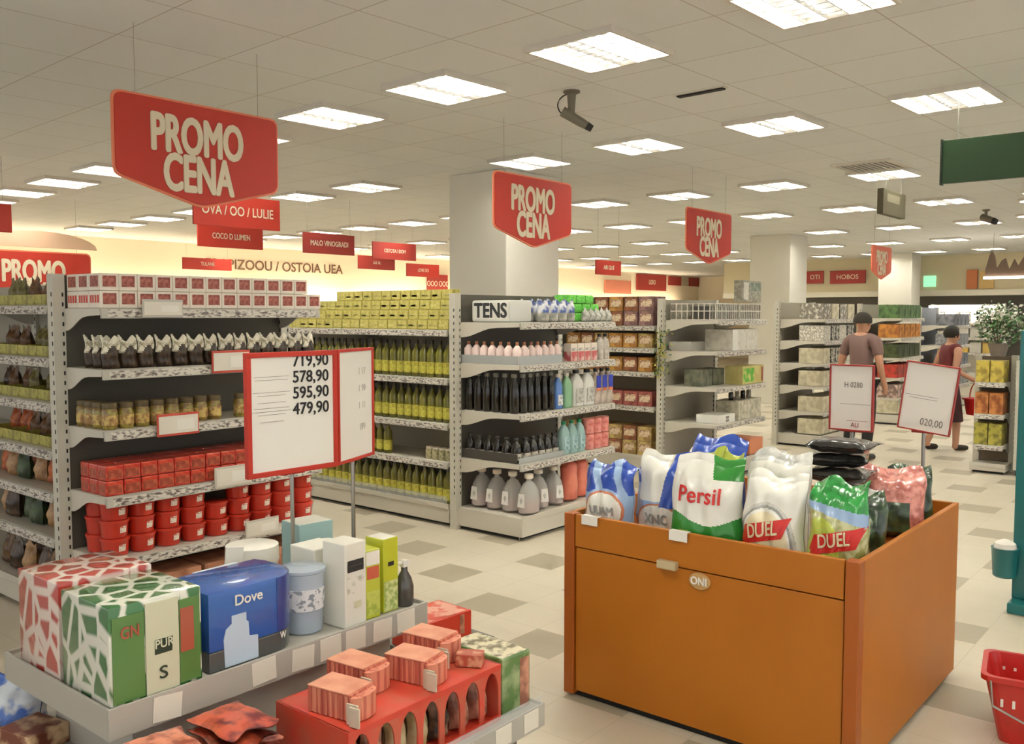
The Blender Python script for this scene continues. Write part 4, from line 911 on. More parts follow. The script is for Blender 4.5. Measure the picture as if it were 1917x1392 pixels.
for n, x in enumerate((.115, .43, .575, .685, .79, .91, 1.02)):
    put('rail_card', MB().box(x, -.011, .535, x + .085, -.0088, .605, CARD).mesh('rail_card', rot=Matrix.Translation((x, 0, .57)) @ Matrix.Rotation(R((5, -2, 3, -1, 1, 2, -1)[n]), 4, 'Y') @ Matrix.Translation((-x, 0, -.57))), up)
for n, x in enumerate((.80, .98, 1.12)):
    put('rail_card', MB().box(x, -.501, .285, x + .075, -.4988, .348, CARD).mesh('rail_card'), lo)
put('front_guard', MB().box(-.06, -.497, .35, 1.22, -.494, .385, CLEAR).mesh('front_guard'), lo)
# the two boards on poles rising from it
price_board('large price board with four black prices on a pole of the tray display', (2.08, 2.80, .602), .40, .455, .455, 0, R(-2), 0,
            [('719,90', .062, .078, .418, BLACK, .98, .014), ('578,90', .062, .078, .358, BLACK, .98, .014), ('595,90', .062, .078, .298, BLACK, .98, .014), ('479,90', .062, .078, .238, BLACK, .98, .014)]
            + [('-', .0012, -.095, z, INKB, sx, 0) for z, sx in ((.365, .075), (.353, .07), (.308, .08), (.296, .06), (.27, .06), (.25, .075), (.238, .085), (.226, .06), (.20, .05))], .019, RED)
price_board('price board with blurred pale prices, set at an angle behind the large one', (2.425, 2.857, .602), .30, .455, .455, 0, R(21), 0,
            [('1 17', .04, .05, .36, M('ink_pale', (190, 186, 178), .6), .9, 0), ('1 99', .04, .05, .29, M('ink_pale'), .9, 0), ('1 11', .04, .05, .22, M('ink_pale'), .9, 0), ('199', .04, .05, .13, M('ink_pale'), .9, 0)], .012, RED)

# packs on the upper tray
ZT = .6015
WRG = MN('wrap_green_cells', (224, 224, 210), (58, 112, 60), 14, .07, .14, .18, 'edge', coat=.8, stretch=(1, 1, .62)); WRR = MN('wrap_red_cells', (224, 206, 196), (178, 62, 54), 14, .07, .14, .18, 'edge', coat=.8, stretch=(1, 1, .62))
GCT = M('carton_leaf_green', (84, 126, 62), .3, coat=.6); PCT = M('carton_pale', (206, 206, 178), .35, coat=.6); RCT = M('carton_brick', (170, 82, 60), .35, coat=.6)
def multipack(name, w, d, h, wrap, label, loc, rz, front=True):
    ob = put(name, MB().box(-w / 2, -d / 2, 0, w / 2, d / 2, h, wrap).mesh(name, .006, True), None, loc, (0, 0, rz)); tag(ob, label, 'pack')
    if front:
        f = -d / 2 - .003
        put('printed_panel', MB().box(-w * .47, f, .01, -w * .14, f + .003, h - .03, GCT).mesh('printed_panel', .001), ob)
        put('printed_panel', MB().box(-w * .13, f - .002, .008, w * .23, f + .003, h - .012, PCT).mesh('printed_panel', .001), ob)
        put('printed_panel', MB().box(w * .24, f, .012, w * .475, f + .003, h - .025, GCT).mesh('printed_panel', .001), ob)
        put('printed_panel', MB().box(w * .25, f - .0015, .10, w * .40, f, h - .05, RCT).mesh('printed_panel'), ob)
        put('printed_panel', MB().quad((-w * .04, f - .003, h * .42), (w * .15, f - .003, h * .42), (w * .16, f - .003, h * .57), (-w * .035, f - .003, h * .57), M('ink_green_black', (44, 58, 40), .4)).mesh('printed_panel'), ob)
        t = MB(); text_into(t, 'PUR', .034, PCT, (w * .06, f - .0045, h * .52), .02, .9, .0006); put('lettering', t.mesh('lettering'), ob)
        t = MB(); text_into(t, 'S', .05, M('ink_green_black'), (w * .05, f - .0035, h * .22), .01, 1.2, .0006); put('lettering', t.mesh('lettering'), ob)
        t = MB(); text_into(t, 'GN', .045, RCT, (-w * .29, f - .0008, h * .72), .02, .8, .0006); put('lettering', t.mesh('lettering'), ob)
multipack('shrink_wrapped_pack', .272, .275, .275, WRG, 'glossy green-celled shrink-wrapped pack at the corner of the grey tray', (1.262, 2.452, ZT), 0)
multipack('shrink_wrapped_pack', .285, .265, .285, WRR, 'red-celled shrink-wrapped pack behind the green-celled one', (1.268, 2.740, ZT), 0, False)
# blue display case
BLUE = M('case_blue', (42, 92, 170), .22, coat=.6); BLUE2 = M('case_deep_blue', (42, 66, 136), .25, coat=.6)
cs = thing('display_case', 'shiny blue product case with white script on the grey tray', 'case', (1.43, 2.33, ZT))
poly = [(0, 0), (.235, 0)] + [(.235 + .10 * math.sin(R(a)), .12 - .12 * math.cos(R(a))) for a in range(10, 100, 10)] + [(.335, .20), (.32, .24), (0, .24)]
put('case_body', MB().prism(poly, 'z', .06, .235, BLUE).mesh('case_body', .006, True), cs)
put('case_base', MB().prism([(x * 1.0, y) for x, y in poly], 'z', 0, .06, M('case_base_grey', (84, 86, 84), .3, coat=.4)).mesh('case_base', .004), cs)
put('end_panel', MB().prism([(.237, -.002)] + [(.237 + .102 * math.sin(R(a)), .12 - .123 * math.cos(R(a))) for a in range(8, 99, 9)] + [(.325, .14), (.24, .02)], 'z', .064, .232, BLUE2).mesh('end_panel', smooth=True), cs)
t = MB(); text_into(t, 'Dove', .045, PAPER, (.135, -.0012, .196), .012, 1.0, .001); put('lettering', t.mesh('lettering'), cs)
t = MB(); text_into(t, 'W', .03, PAPER, (.255, -.004, .05), .01, .7, .001); put('lettering', t.mesh('lettering'), cs)
wbt = put('bottle_print', MB().prism([(.05, .005), (.165, .005), (.165, .075), (.135, .08), (.132, .125), (.125, .13), (.125, .155), (.075, .155), (.075, .132), (.055, .118), (.047, .09)], 'y', -.003, -.0005, M('print_pale_blue', (190, 206, 224), .4)).mesh('bottle_print'), cs)
# clear tub, boxes, spray
ct = put('clear_tub', MB().lathe([(.058, 0), (.064, .006), (.072, .20), (.076, .203), (.076, .212), (.070, .215)], M('tub_frosted_blue', (196, 210, 224), .15, alpha=.6, coat=.5), 28).mesh('clear_tub', smooth=True), None, (1.842, 2.43, ZT))
tag(ct, 'clear bluish tub beside the blue case on the grey tray', 'tub')
put('wrapped_stock', MB().box(-.038, -.03, .012, .038, .03, .17, MN('tub_stock_print', (190, 200, 214), (150, 164, 186), 30, .4, .6)).mesh('wrapped_stock', .004), ct)
put('paper_label', MB().lathe([(.0695, .08), (.0715, .15)], MN('tub_label_print', (222, 224, 226), (140, 148, 158), 50, .52, .58), 28).mesh('paper_label', smooth=True), ct)
INKK = M('ink_black_print', (40, 40, 38), .5)
cb = carton('white_box', 'box', .095, .11, .285, M('box_white', (228, 226, 214), .45), [('f', .12, .66, .88, .80, INKK), ('f', .18, .72, .82, .735, PAPER), ('f', .1, .40, .9, .6, MN('box_white_print', (228, 226, 214), (186, 186, 170), 40, .5, .6)), ('f', .4, .22, .75, .3, M('print_beige', (206, 204, 170), .5))])
cb.place('tall white box with a black striped print on the grey tray', (1.974, 2.375, ZT), R(2))
carton('white_box', 'box', .085, .09, .16, M('box_white'), ()).place('plain white box behind the tall one with black print', (1.995, 2.55, ZT), 0, sc=1.5)
LM = M('lime_plastic', (190, 196, 56), .3, coat=.5); LM2 = MN('lime_print', (196, 204, 96), (160, 176, 70), 40, .45, .6, .35)
carton('lime_box', 'box', .065, .08, .24, LM, [('f', .05, .78, .95, .98, PAPER), ('f', .1, .58, .9, .76, M('label_brick', (196, 92, 66), .5)), ('f', .06, .05, .94, .4, LM2)]).place('lime box with brick-red label and white top on the grey tray', (2.068, 2.375, ZT), R(-3))
carton('lime_box', 'box', .072, .09, .262, LM, [('f', .3, .62, .7, .68, INKK), ('f', .04, .02, .96, .42, MN('lime_pale_print', (206, 214, 150), (150, 170, 90), 46, .42, .6))], top=M('box_white')).place('taller plain lime box with white top at the end of the tray', (2.157, 2.39, ZT), R(2))
sp = put('spray_bottle', MB().lathe([(.03, 0), (.034, .006), (.034, .07), (.026, .10), (.012, .125), (.012, .14)], M('spray_dark', (74, 72, 68), .25, coat=.5), 16).mesh('spray_bottle', smooth=True), None, (2.238, 2.36, ZT)); tag(sp, 'dark grey spray bottle with white head at the tray end', 'bottle')
put('spray_head', MB().box(-.014, -.012, .14, .014, .012, .165, PAPER).box(-.034, -.006, .152, -.014, .006, .162, PAPER).mesh('spray_head', .003), sp)
# back row
def octajar(name, r, h, label, loc):
    ob = put(name, MB().lathe([(r * .94, 0), (r, .004), (r, h * .72)], M('jar_white', (222, 220, 208), .4), 8 if r < .07 else 20).mesh(name, smooth=r >= .07), None, loc); tag(ob, label, 'jar')
    put('lid', MB().lathe([(r * 1.04, h * .72), (r * 1.06, h * .75), (r * 1.04, h), (r * .96, h * 1.01)], M('lid_white', (236, 232, 220), .4), 8 if r < .07 else 20).mesh('lid', smooth=r >= .07), ob)
octajar('round_jar', .09, .215, 'wide white round jar at the back of the grey tray', (1.90, 2.80, ZT))
octajar('octagonal_jar', .062, .19, 'white eight-sided jar by the pole at the back of the tray', (2.158, 2.70, ZT))
carton('teal_box', 'box', .15, .13, .245, M('box_teal', (150, 184, 184), .4), top=M('box_white')).place('pale teal box with white top at the back of the tray', (2.195, 2.862, ZT), R(-6))
tag(put('standing_card', MB().box(-.03, -.003, 0, .03, .003, .24, PAPER).mesh('standing_card'), None, (1.77, 2.76, ZT), (R(4), R(6), R(-20))), 'plain white card standing beside the round jar', 'card')
carton('blue_white_box', 'box', .17, .13, .19, MN('box_pale_blue', (206, 216, 226), (226, 228, 224), 14, .4, .6, .4)).place('pale blue and white box behind the blue case', (1.70, 2.66, ZT), R(3))

# lower tray: red cartons, ribbed packs
ZL = .3465
RC = MN('carton_red_print', (206, 66, 48), (190, 88, 66), 9, .4, .65, .4, coat=.3); RCD = M('carton_red', (204, 62, 44), .4, coat=.3)
def arch_tray(name, label, w, d, h, n, loc, rz=0):
    """open red shelf carton whose front is cut into arches, filled with packs behind"""
    o = thing(name, label, 'carton', loc, rz); t = .006
    put('carton_base', MB().box(-w / 2, -d / 2, 0, w / 2, d / 2, t, RCD).box(-w / 2, d / 2 - t, t, w / 2, d / 2, h, RC).box(-w / 2, -d / 2 + t, t, -w / 2 + t, d / 2 - t, h, RC).box(w / 2 - t, -d / 2 + t, t, w / 2, d / 2 - t, h, RC).mesh('carton_base'), o)
    f = MB(); pw = w / n; pier = pw * .12
    f.box(-w / 2, -d / 2 - .001, h - .018, w / 2, -d / 2 + t, h, RCD); f.box(-w / 2, -d / 2 - .001, t, w / 2, -d / 2 + t, h * .10, RCD)
    for k in range(n):
        x0, x1 = -w / 2 + k * pw, -w / 2 + (k + 1) * pw
        for s in (0, 1):
            e = x0 if s == 0 else x1; sg = 1 if s == 0 else -1
            pts = [(e, h * .10), (e + sg * pier, h * .10), (e + sg * pier, h * .5)] + [(e + sg * (pier + (pw / 2 - pier) * (1 - math.cos(R(a)))), h * .5 + (h * .5 - .018) * math.sin(R(a))) for a in (20, 40, 60, 80, 90)] + [(e, h - .018)]
            f.prism(pts, 'y', -d / 2, -d / 2 + t, RC)
    put('arched_front', f.mesh('arched_front'), o)
    return o
arch_tray('shelf_carton', 'red shelf carton with arched front on the lower tray, ribbed packs on top', .63, .32, .185, 7, (1.855, 2.005, ZL))
MTP = MN('pack_meat_print', (206, 150, 124), (150, 96, 76), 22, .42, .6, .35, coat=.3); MTD = MN('pack_dark_print', (70, 58, 46), (150, 110, 84), 16, .4, .6, .4)
mp = [Proto('soap_pack', pouch_mesh('soap_pack', .078, .15, .075, lambda u, v, f, m=m: m, 50 + i, 14, 16)[0], 'pack') for i, m in enumerate((MTP, MTD, MN('pack_cream_print', (206, 190, 150), (176, 150, 100), 18, .4, .6)))]
for k in range(7): mp[(2, 0, 2, 2, 1, 0, 0)[k]].place('soft pack in the arched red carton, %s arch from the film-wrapped pack' % ORD[6 - k], (1.587 + k * .0893, 1.915, ZL + .007), random.uniform(-.05, .05), 'soft packs in the arched carton', sc=.95)
RIB = MN('ribbed_pink', (216, 138, 112), (186, 100, 82), 60, .45, .55, .45, stretch=(1, 1, .05)); RIBT = MN('ribbed_top', (222, 156, 126), (206, 130, 104), 8, .4, .6, .5); PGRY = M('end_card', (196, 180, 160), .5)
def ribbed(w, d, h):
    m = MB(); n = 8
    m.box(-w / 2, -d / 2 + .004, 0, w * .30, d / 2, h, RIB)
    for k in range(n): m.box(-w / 2 + k * w * .8 / n + .002, -d / 2, 0, -w / 2 + (k + .62) * w * .8 / n, -d / 2 + .006, h - .002, RIB)
    m.lathe([(d / 2, 0), (d / 2, h - .006)], RIB, 20, cx=w * .30, cy=0, sx=.55)
    me = m.mesh('ribbed_pack')
    cap = MB().box(-w / 2, -d / 2, h, w * .28, d / 2, h + .004, RIBT).mesh('top_flap', .001)
    card = MB().box(w * .30, -d / 2 - .014, 0, w * .5, -d / 2 - .008, h * .8, PGRY).box(w * .38, -d / 2 - .022, 0, w * .56, -d / 2 - .016, h * .74, PGRY).mesh('end_card')
    return Proto('ribbed_pack', me, 'pack', [('top_flap', cap, None), ('end_card', card, 'pale end card')])
rb = ribbed(.19, .105, .072)
CT = ZL + .1855
put('carton_lid', MB().box(-.312, -.155, .1825, .312, .157, .185, RC).mesh('carton_lid'), bpy.data.objects['shelf_carton'])
for n, (x, y, rz, wh) in enumerate(((1.625, 1.955, -80, 'at the open end of the row'), (1.775, 2.06, -84, 'set back beside the first one'), (1.925, 1.965, -78, 'third from the open end'), (2.085, 2.055, -82, 'at the carton end by the film-wrapped pack'))):
    rb.place('pink ribbed pack on the arched red carton, %s' % wh, (x, y, CT + .002), R(rz), 'pink ribbed packs')
CAN = MN('can_brick_print', (170, 82, 62), (206, 150, 120), 30, .45, .6, .35)
cn = carton('soap_bar_box', 'box', .085, .055, .04, CAN)
for k in range(1): cn.place('small brick-red box at the far end of the arched carton, beside the pink packs', (2.10, 1.915, CT + .002), R(-60), 'small brick-red boxes')
gp = carton('film_wrapped_pack', 'pack', .135, .25, .19, MN('film_green_pack', (84, 120, 60), (150, 170, 120), 14, .42, .6, .2, coat=.8), [('r', .1, .05, .9, .9, MN('film_end_print', (60, 52, 34), (196, 170, 120), 10, .42, .55)), ('f', .62, .02, .95, .9, MTP)], .006, top=MN('film_pack_top', (214, 206, 176), (120, 110, 84), 26, .45, .6))
gp.place('green film-wrapped pack with pale top at the lower tray end', (2.262, 1.975, ZL), R(-3))
carton('red_carton', 'carton', .26, .20, .125, RCD, [('t', .04, .06, .96, .94, MN('lid_print', (222, 160, 140), (206, 80, 60), 14, .45, .55)), ('f', .74, .3, .84, .95, MTP)]).place('bright red carton standing on a crate past the tray end', (2.62, 2.60, .30), R(-3))
tag(put('stock_crate', crate('stock_crate', .36, .30, .298, M('crate_grey', (120, 116, 108), .6)), None, (2.66, 2.60, 0), (0, 0, R(-3))), 'grey crate under the bright red carton past the tray end', 'crate')
put('crate_lid', MB().box(-.18, -.15, .298, .18, .15, .2995, M('crate_grey')).mesh('crate_lid'), bpy.data.objects['stock_crate'])
# flat dark-red packs at the front, blue and white pack at the open end
FLT = [MN('flat_pack_a', (206, 96, 66), (120, 44, 30), 18, .42, .6, .3, coat=.4), MN('flat_pack_b', (170, 70, 46), (84, 34, 24), 14, .4, .6, .3, coat=.4), MN('flat_pack_c', (222, 140, 110), (150, 62, 44), 22, .4, .6, .3, coat=.4)]
for k in range(16):
    q = Proto('flat_pack', pouch_mesh('flat_pack', .165, .20, .020, lambda u, v, f, k=k: FLT[k % 3], 70 + k, 14, 14, .95, 4, .0012)[0], 'pack')
    ob = q.place('thin flat red pack, %s layer of the pile %s the red carton' % (ORD[k // 2], ('away from', 'next to')[k % 2]), (1.19 + .195 * (k % 2), 2.24 + random.uniform(-.012, .012), ZL + .016 + .0245 * (k // 2)), 0, 'thin red packs on the lower tray'); ob.rotation_euler = (R(90), 0, R(random.uniform(-9, 9)))
LLB = MN('blue_cloud_film', (206, 214, 222), (70, 110, 190), 12, .45, .56, .3, coat=.5)
bl = Proto('wipes_bundle', pouch_mesh('wipes_bundle', .22, .16, .13, lambda u, v, f: LLB, 90, 24, 20)[0], 'pack')
bl.place('blue and white wipes bundle on the lower tray at the open end', (1.165, 3.02, ZL + .002), R(-70))
carton('brown_print_box', 'box', .13, .15, .06, MN('brown_mess_print', (120, 60, 40), (214, 180, 140), 14, .45, .6, .4)).place('brown and tan printed box on the lower tray beside the blue bundle', (1.14, 2.83, ZL + .001), R(12))

# ---------------------------------------------------------------- price holders on the red-tub endcap
def holder(label, x, z, w, h, frame, lean=0):
    o = thing('price_holder', label, 'price holder', (x, 4.318, z))
    put('holder', MB().box(-w / 2, -.004, 0, w / 2, .004, h, frame).mesh('holder', .002), o)
    put('price_card', MB().box(-w / 2 + .008, -.006, .012, w / 2 - .008, -.0045, h - .012, CARD).box(-w * .05, -.0068, .028, w * .38, -.006, h - .03, PAPER).mesh('price_card'), o)
PRD = M('holder_red', (196, 76, 58), .4)
holder('red-framed price card on the jar shelf of the endcap', 2.50, 1.025, .235, .115, PRD)
holder('red-framed price card on the dark pouch shelf, beside the price board', 2.82, 1.335, .235, .12, PRD)
holder('pale price card on the red tin shelf of the endcap', 2.82, .71, .23, .115, M('holder_pale', (206, 200, 186), .4))
holder('grey price card on the window carton shelf of the endcap', 2.43, 1.635, .22, .09, M('holder_grey', (190, 186, 176), .4))
holder('pale price card on the red tub shelf of the endcap', 3.0, .40, .22, .10, M('holder_pale'))

# ---------------------------------------------------------------- bush on a low shelving, teal fixture, red basket
t = gondola('low_shelving', 'low grey shelving with yellow cartons under the potted bush', .34, .3, (.95, .62, .30), 1.22, (10.62, 2.33, 0), R(-90), 1, M('back_umber', (110, 96, 78), .6), .10)
YC = [MN('yellow_carton_print', (206, 186, 84), (150, 130, 56), 14, .42, .6), MN('orange_carton_print', (206, 136, 74), (150, 84, 44), 12, .42, .6), MN('olive_carton_print', (176, 166, 70), (120, 116, 50), 16, .42, .6)]
for si, (z, tiers) in enumerate(((.95, 1), (.62, 1), (.30, 1), (.10, 0))):
    pr = carton('yellow_carton', 'box', .125, .24, .22, YC[si % 3])
    for c in range(2):
        if tiers: pr.place('%s carton, %s from the post, %s low shelf under the bush' % (('yellow', 'orange', 'olive')[si], ORD[c], ('upper', 'middle', 'bottom')[si]), (10.45, 2.10 + c * .135, z + .002), R(-90), 'cartons under the bush')
o = thing('display_cabinet', 'dark grey-blue cabinet beside the low shelving with the bush', 'cabinet', (10.35, 1.93, 0), R(-90))
DKC = M('cabinet_dark', (74, 80, 84), .45)
put('cabinet_body', MB().box(0, .05, .06, .9, .5, 1.16, DKC).mesh('cabinet_body', .006), o)
put('cabinet_frame', MB().box(-.0, 0, .06, .04, .05, 1.18, M('post_grey')).box(.86, 0, .06, .90, .05, 1.18, M('post_grey')).box(.04, 0, 1.12, .86, .05, 1.18, M('post_grey')).box(.04, 0, .06, .86, .05, .12, M('post_grey')).mesh('cabinet_frame', .003), o)
put('glass_door', MB().box(.04, .02, .12, .86, .03, 1.12, M('door_glass', (90, 110, 120), .08, alpha=.45, coat=.5)).mesh('glass_door'), o)
put('shelf', MB().box(.05, .032, .72, .85, .05, .76, M('shelf_pale', (190, 186, 176), .4)).mesh('shelf'), o)
for x in (.03, .87): put('caster', MB().tube([(x - .012, .04, .03), (x + .012, .04, .03)], .03, BLACK, 12).mesh('caster'), o)
# potted bush: many small leaves
pt = thing('potted_bush', 'potted green bush with white blossoms on the low shelving', 'plant', (10.45, 2.12, 1.22))
put('pot', MB().lathe([(.07, 0), (.10, .12), (.105, .13), (.09, .13)], M('pot_grey', (120, 110, 100), .6), 16).mesh('pot', smooth=True), pt)
lv = MB(); fl_ = MB(); rnd = random.Random(4); LGR = [M('leaf_green', (70, 116, 60), .5), M('leaf_dark', (48, 82, 46), .5), M('leaf_pale', (150, 164, 130), .5)]; BLS = M('blossom_white', (226, 224, 214), .6)
for k in range(900):
    a, b, r = rnd.uniform(0, 6.283), rnd.gauss(0, 1), rnd.random() ** .4
    p = Vector((.20 * r * math.cos(a) * math.cos(b * .6), .24 * r * math.sin(a) * math.cos(b * .6), .33 + .22 * r * math.sin(b * .8)))
    d = Vector((rnd.uniform(-1, 1), rnd.uniform(-1, 1), rnd.uniform(-.4, 1))).normalized(); s = d.cross(Vector((rnd.uniform(-1, 1), rnd.uniform(-1, 1), .3))).normalized()
    up_ = p.z > .38; L_ = rnd.uniform(.03, .055)
    white = rnd.random() < (.42 if up_ else .12)
    (fl_ if white else lv).add([p, p + d * L_ * .5 + s * L_ * .28, p + d * L_, p + d * L_ * .5 - s * L_ * .28], [(0, 1, 2, 3)], BLS if white else LGR[rnd.choice((0, 0, 1, 2) if not up_ else (0, 1, 2, 2))])
put('foliage', lv.mesh('foliage'), pt); put('blossom', fl_.mesh('blossom'), pt)
st = MB()
for k in range(14):
    a = k * .449; st.tube([(.02 * math.cos(a), .02 * math.sin(a), .12), (.06 * math.cos(a), .07 * math.sin(a), .24), (.12 * math.cos(a), .15 * math.sin(a), .38 + .01 * (k % 4))], .004, M('stem_brown', (96, 76, 50), .6), 5)
put('stem', st.mesh('stem'), pt)
# teal fixture at the picture edge
TEAL = M('teal_panel', (24, 104, 106), .35, coat=.3)
o = thing('teal_stand', 'tall teal stand with steel hooks beside the red floor basket', 'stand', (5.66, 1.04, 0), R(-90))
put('panel', MB().box(0, 0, .06, .5, .035, 1.56, TEAL).mesh('panel', .006), o)
put('foot', MB().box(-.0, -.12, 0, .5, .22, .06, TEAL).mesh('foot', .01), o)
for n, (z, m_) in enumerate(((.36, STEEL), (.22, STEEL))):
    put('hook', MB().tube([(-.0, .012, z), (-.05, -.02, z), (-.055, -.05, z + .01)], .008, m_, 8).mesh('hook'), o)
bk = put('side_bin', MB().lathe([(.05, 0), (.06, .01), (.07, .16), (.073, .165)], TEAL, 14, cx=-.03, cy=-.05).mesh('side_bin', smooth=True), o, (0, 0, .185))
put('stuffing', MB().lathe([(.06, .0), (.055, .03), (.02, .05)], PAPER, 10, cx=-.03, cy=-.05).mesh('stuffing', smooth=True), o, (0, 0, .345))
# red shopping basket
o = thing('shopping_basket', 'red plastic shopping basket with wire handle on the floor', 'basket', (3.97, .585, 0), R(-80))
RB = M('basket_red', (190, 34, 28), .35, coat=.3)
def tub_shell(w0, d0, w1, d1, h, mat):
    m = MB(); 
    def ring(w, d, z, r=.04, n=5):
        out = []
        for cx, cy, a0 in ((w / 2 - r, d / 2 - r, 0), (-w / 2 + r, d / 2 - r, 90), (-w / 2 + r, -d / 2 + r, 180), (w / 2 - r, -d / 2 + r, 270)):
            for k in range(n): a = R(a0 + 90 * k / (n - 1)); out.append((cx + r * math.cos(a), cy + r * math.sin(a), z))
        return out
    rs = [ring(w0 - .01, d0 - .01, .012), ring(w0, d0, 0), ring(w1, d1, h - .02), ring(w1 + .03, d1 + .03, h - .02), ring(w1 + .03, d1 + .03, h), ring(w1 - .008, d1 - .008, h), ring(w0 - .012, d0 - .012, .012)]
    n = len(rs[0]); vs = [p for r_ in rs for p in r_]; fs = [(i * n + k, i * n + (k + 1) % n, (i + 1) * n + (k + 1) % n, (i + 1) * n + k) for i in range(1, len(rs) - 1) for k in range(n)]
    fs += [tuple(range((len(rs) - 1) * n, len(rs) * n)), tuple(range(n, 2 * n))]
    return m.add(vs, fs, mat)
put('basket_body', tub_shell(.34, .22, .44, .30, .27, RB).mesh('basket_body'), o)
sl = MB()
for s in (-1, 1):
    for k in range(9):
        x = -.16 + k * .04; sl.box(x - .005, s * (.137) - .002, .15, x + .005, s * (.137) + .002, .215, PAPER)
put('slot_print', sl.mesh('slot_print'), o)
put('handle', MB().tube([(-.20, -.162, .255), (-.19, -.170, .16), (0, -.172, .08), (.19, -.170, .16), (.20, -.162, .255)], .005, STEEL, 8).mesh('handle'), o)

# ---------------------------------------------------------------- people
def skin_mesh(name, joints, edges, mat, sub=2, root=0):
    """joints: (x,y,z,rx,ry); a continuous skinned surface"""
    me = bpy.data.meshes.new(name); me.from_pydata([j[:3] for j in joints], edges, [])
    ob = bpy.data.objects.new(name, me); COL.objects.link(ob)
    md = ob.modifiers.new('skin', 'SKIN'); md.use_smooth_shade = True
    for v, j in zip(me.skin_vertices[0].data, joints): v.radius = (j[3], j[4] if len(j) > 4 else j[3]); v.use_root = False
    me.skin_vertices[0].data[root].use_root = True
    sb_ = ob.modifiers.new('sub', 'SUBSURF'); sb_.levels = sub; sb_.render_levels = sub
    dg = bpy.context.evaluated_depsgraph_get(); out = bpy.data.meshes.new_from_object(ob.evaluated_get(dg)); out.name = name
    bpy.data.objects.remove(ob); bpy.data.meshes.remove(me)
    out.materials.clear(); out.materials.append(mat); out.polygons.foreach_set('use_smooth', [True] * len(out.polygons))
    return out
def body(H, pose, mat):
    """standing figure facing -y, feet on z=0. pose: dict of joints"""
    J = []; E_ = []; ix = {}
    def add(n, x, y, z, r, to=None):
        ix[n] = len(J); J.append((x, y, z, r)); 
        if to: E_.append((ix[to], ix[n]))
    p = pose; s = H / 1.70; ln = p.get('lean', 0)
    add('pelvis', 0, 0, .93 * s, .125 * s)
    add('waist', 0, -ln * .3, 1.06 * s, .112 * s, 'pelvis'); add('chest', 0, -ln * .75, 1.26 * s, .135 * s, 'waist'); add('neckb', 0, -ln * .95, 1.42 * s, .075 * s, 'chest')
    add('neck', 0, -ln * 1.05, 1.475 * s, .05 * s, 'neckb'); add('jaw', 0, -ln * 1.1 - .02, 1.53 * s, .068 * s, 'neck'); add('brow', 0, -ln * 1.1 - .005, 1.60 * s, .086 * s, 'jaw'); add('crown', 0, -ln * 1.1 + .01, 1.65 * s, .06 * s, 'brow')
    add('nose', 0, -ln * 1.1 - .108 * s, 1.555 * s, .012 * s, 'jaw')
    for sd, L in ((-1, 'l'), (1, 'r')):
        a = p['arm_' + L]
        add('sh' + L, sd * .175 * s, -ln * .85, 1.38 * s, .062 * s, 'neckb')
        prev = 'sh' + L
        for n, (x, y, z), r in zip(('el', 'wr', 'pa', 'fi', 'ft'), a, (.042, .030, .036, .022, .010)): add(n + L, x * s, y * s, z * s, r * s, prev); prev = n + L
        x, y, z = a[1]; px_, py_, pz_ = a[2]
        add('th' + L, (px_ - sd * .035) * s, (py_ - .02) * s, (pz_ - .01) * s, .010 * s, 'wr' + L)
        g = p['leg_' + L]
        add('hp' + L, sd * .085 * s, .0, .86 * s, .095 * s, 'pelvis'); prev = 'hp' + L
        for n, (x, y, z), r in zip(('kn', 'an', 'he', 'to'), g, (.062, .042, .045, .034)): add(n + L, x * s, y * s, z * s, r * s, prev); prev = n + L
    return J, E_, ix
def subset(J, E_, ix, names, grow, links=None):
    ks = [ix[n] for n in names]; mp_ = {k: i for i, k in enumerate(ks)}
    return [(J[k][0], J[k][1], J[k][2], J[k][3] + (grow[names[i]] if isinstance(grow, dict) else grow)) for i, k in enumerate(ks)], [(mp_[a], mp_[b]) for a, b in E_ if a in mp_ and b in mp_] 
SKIN = M('skin_tan', (190, 140, 112), .5)
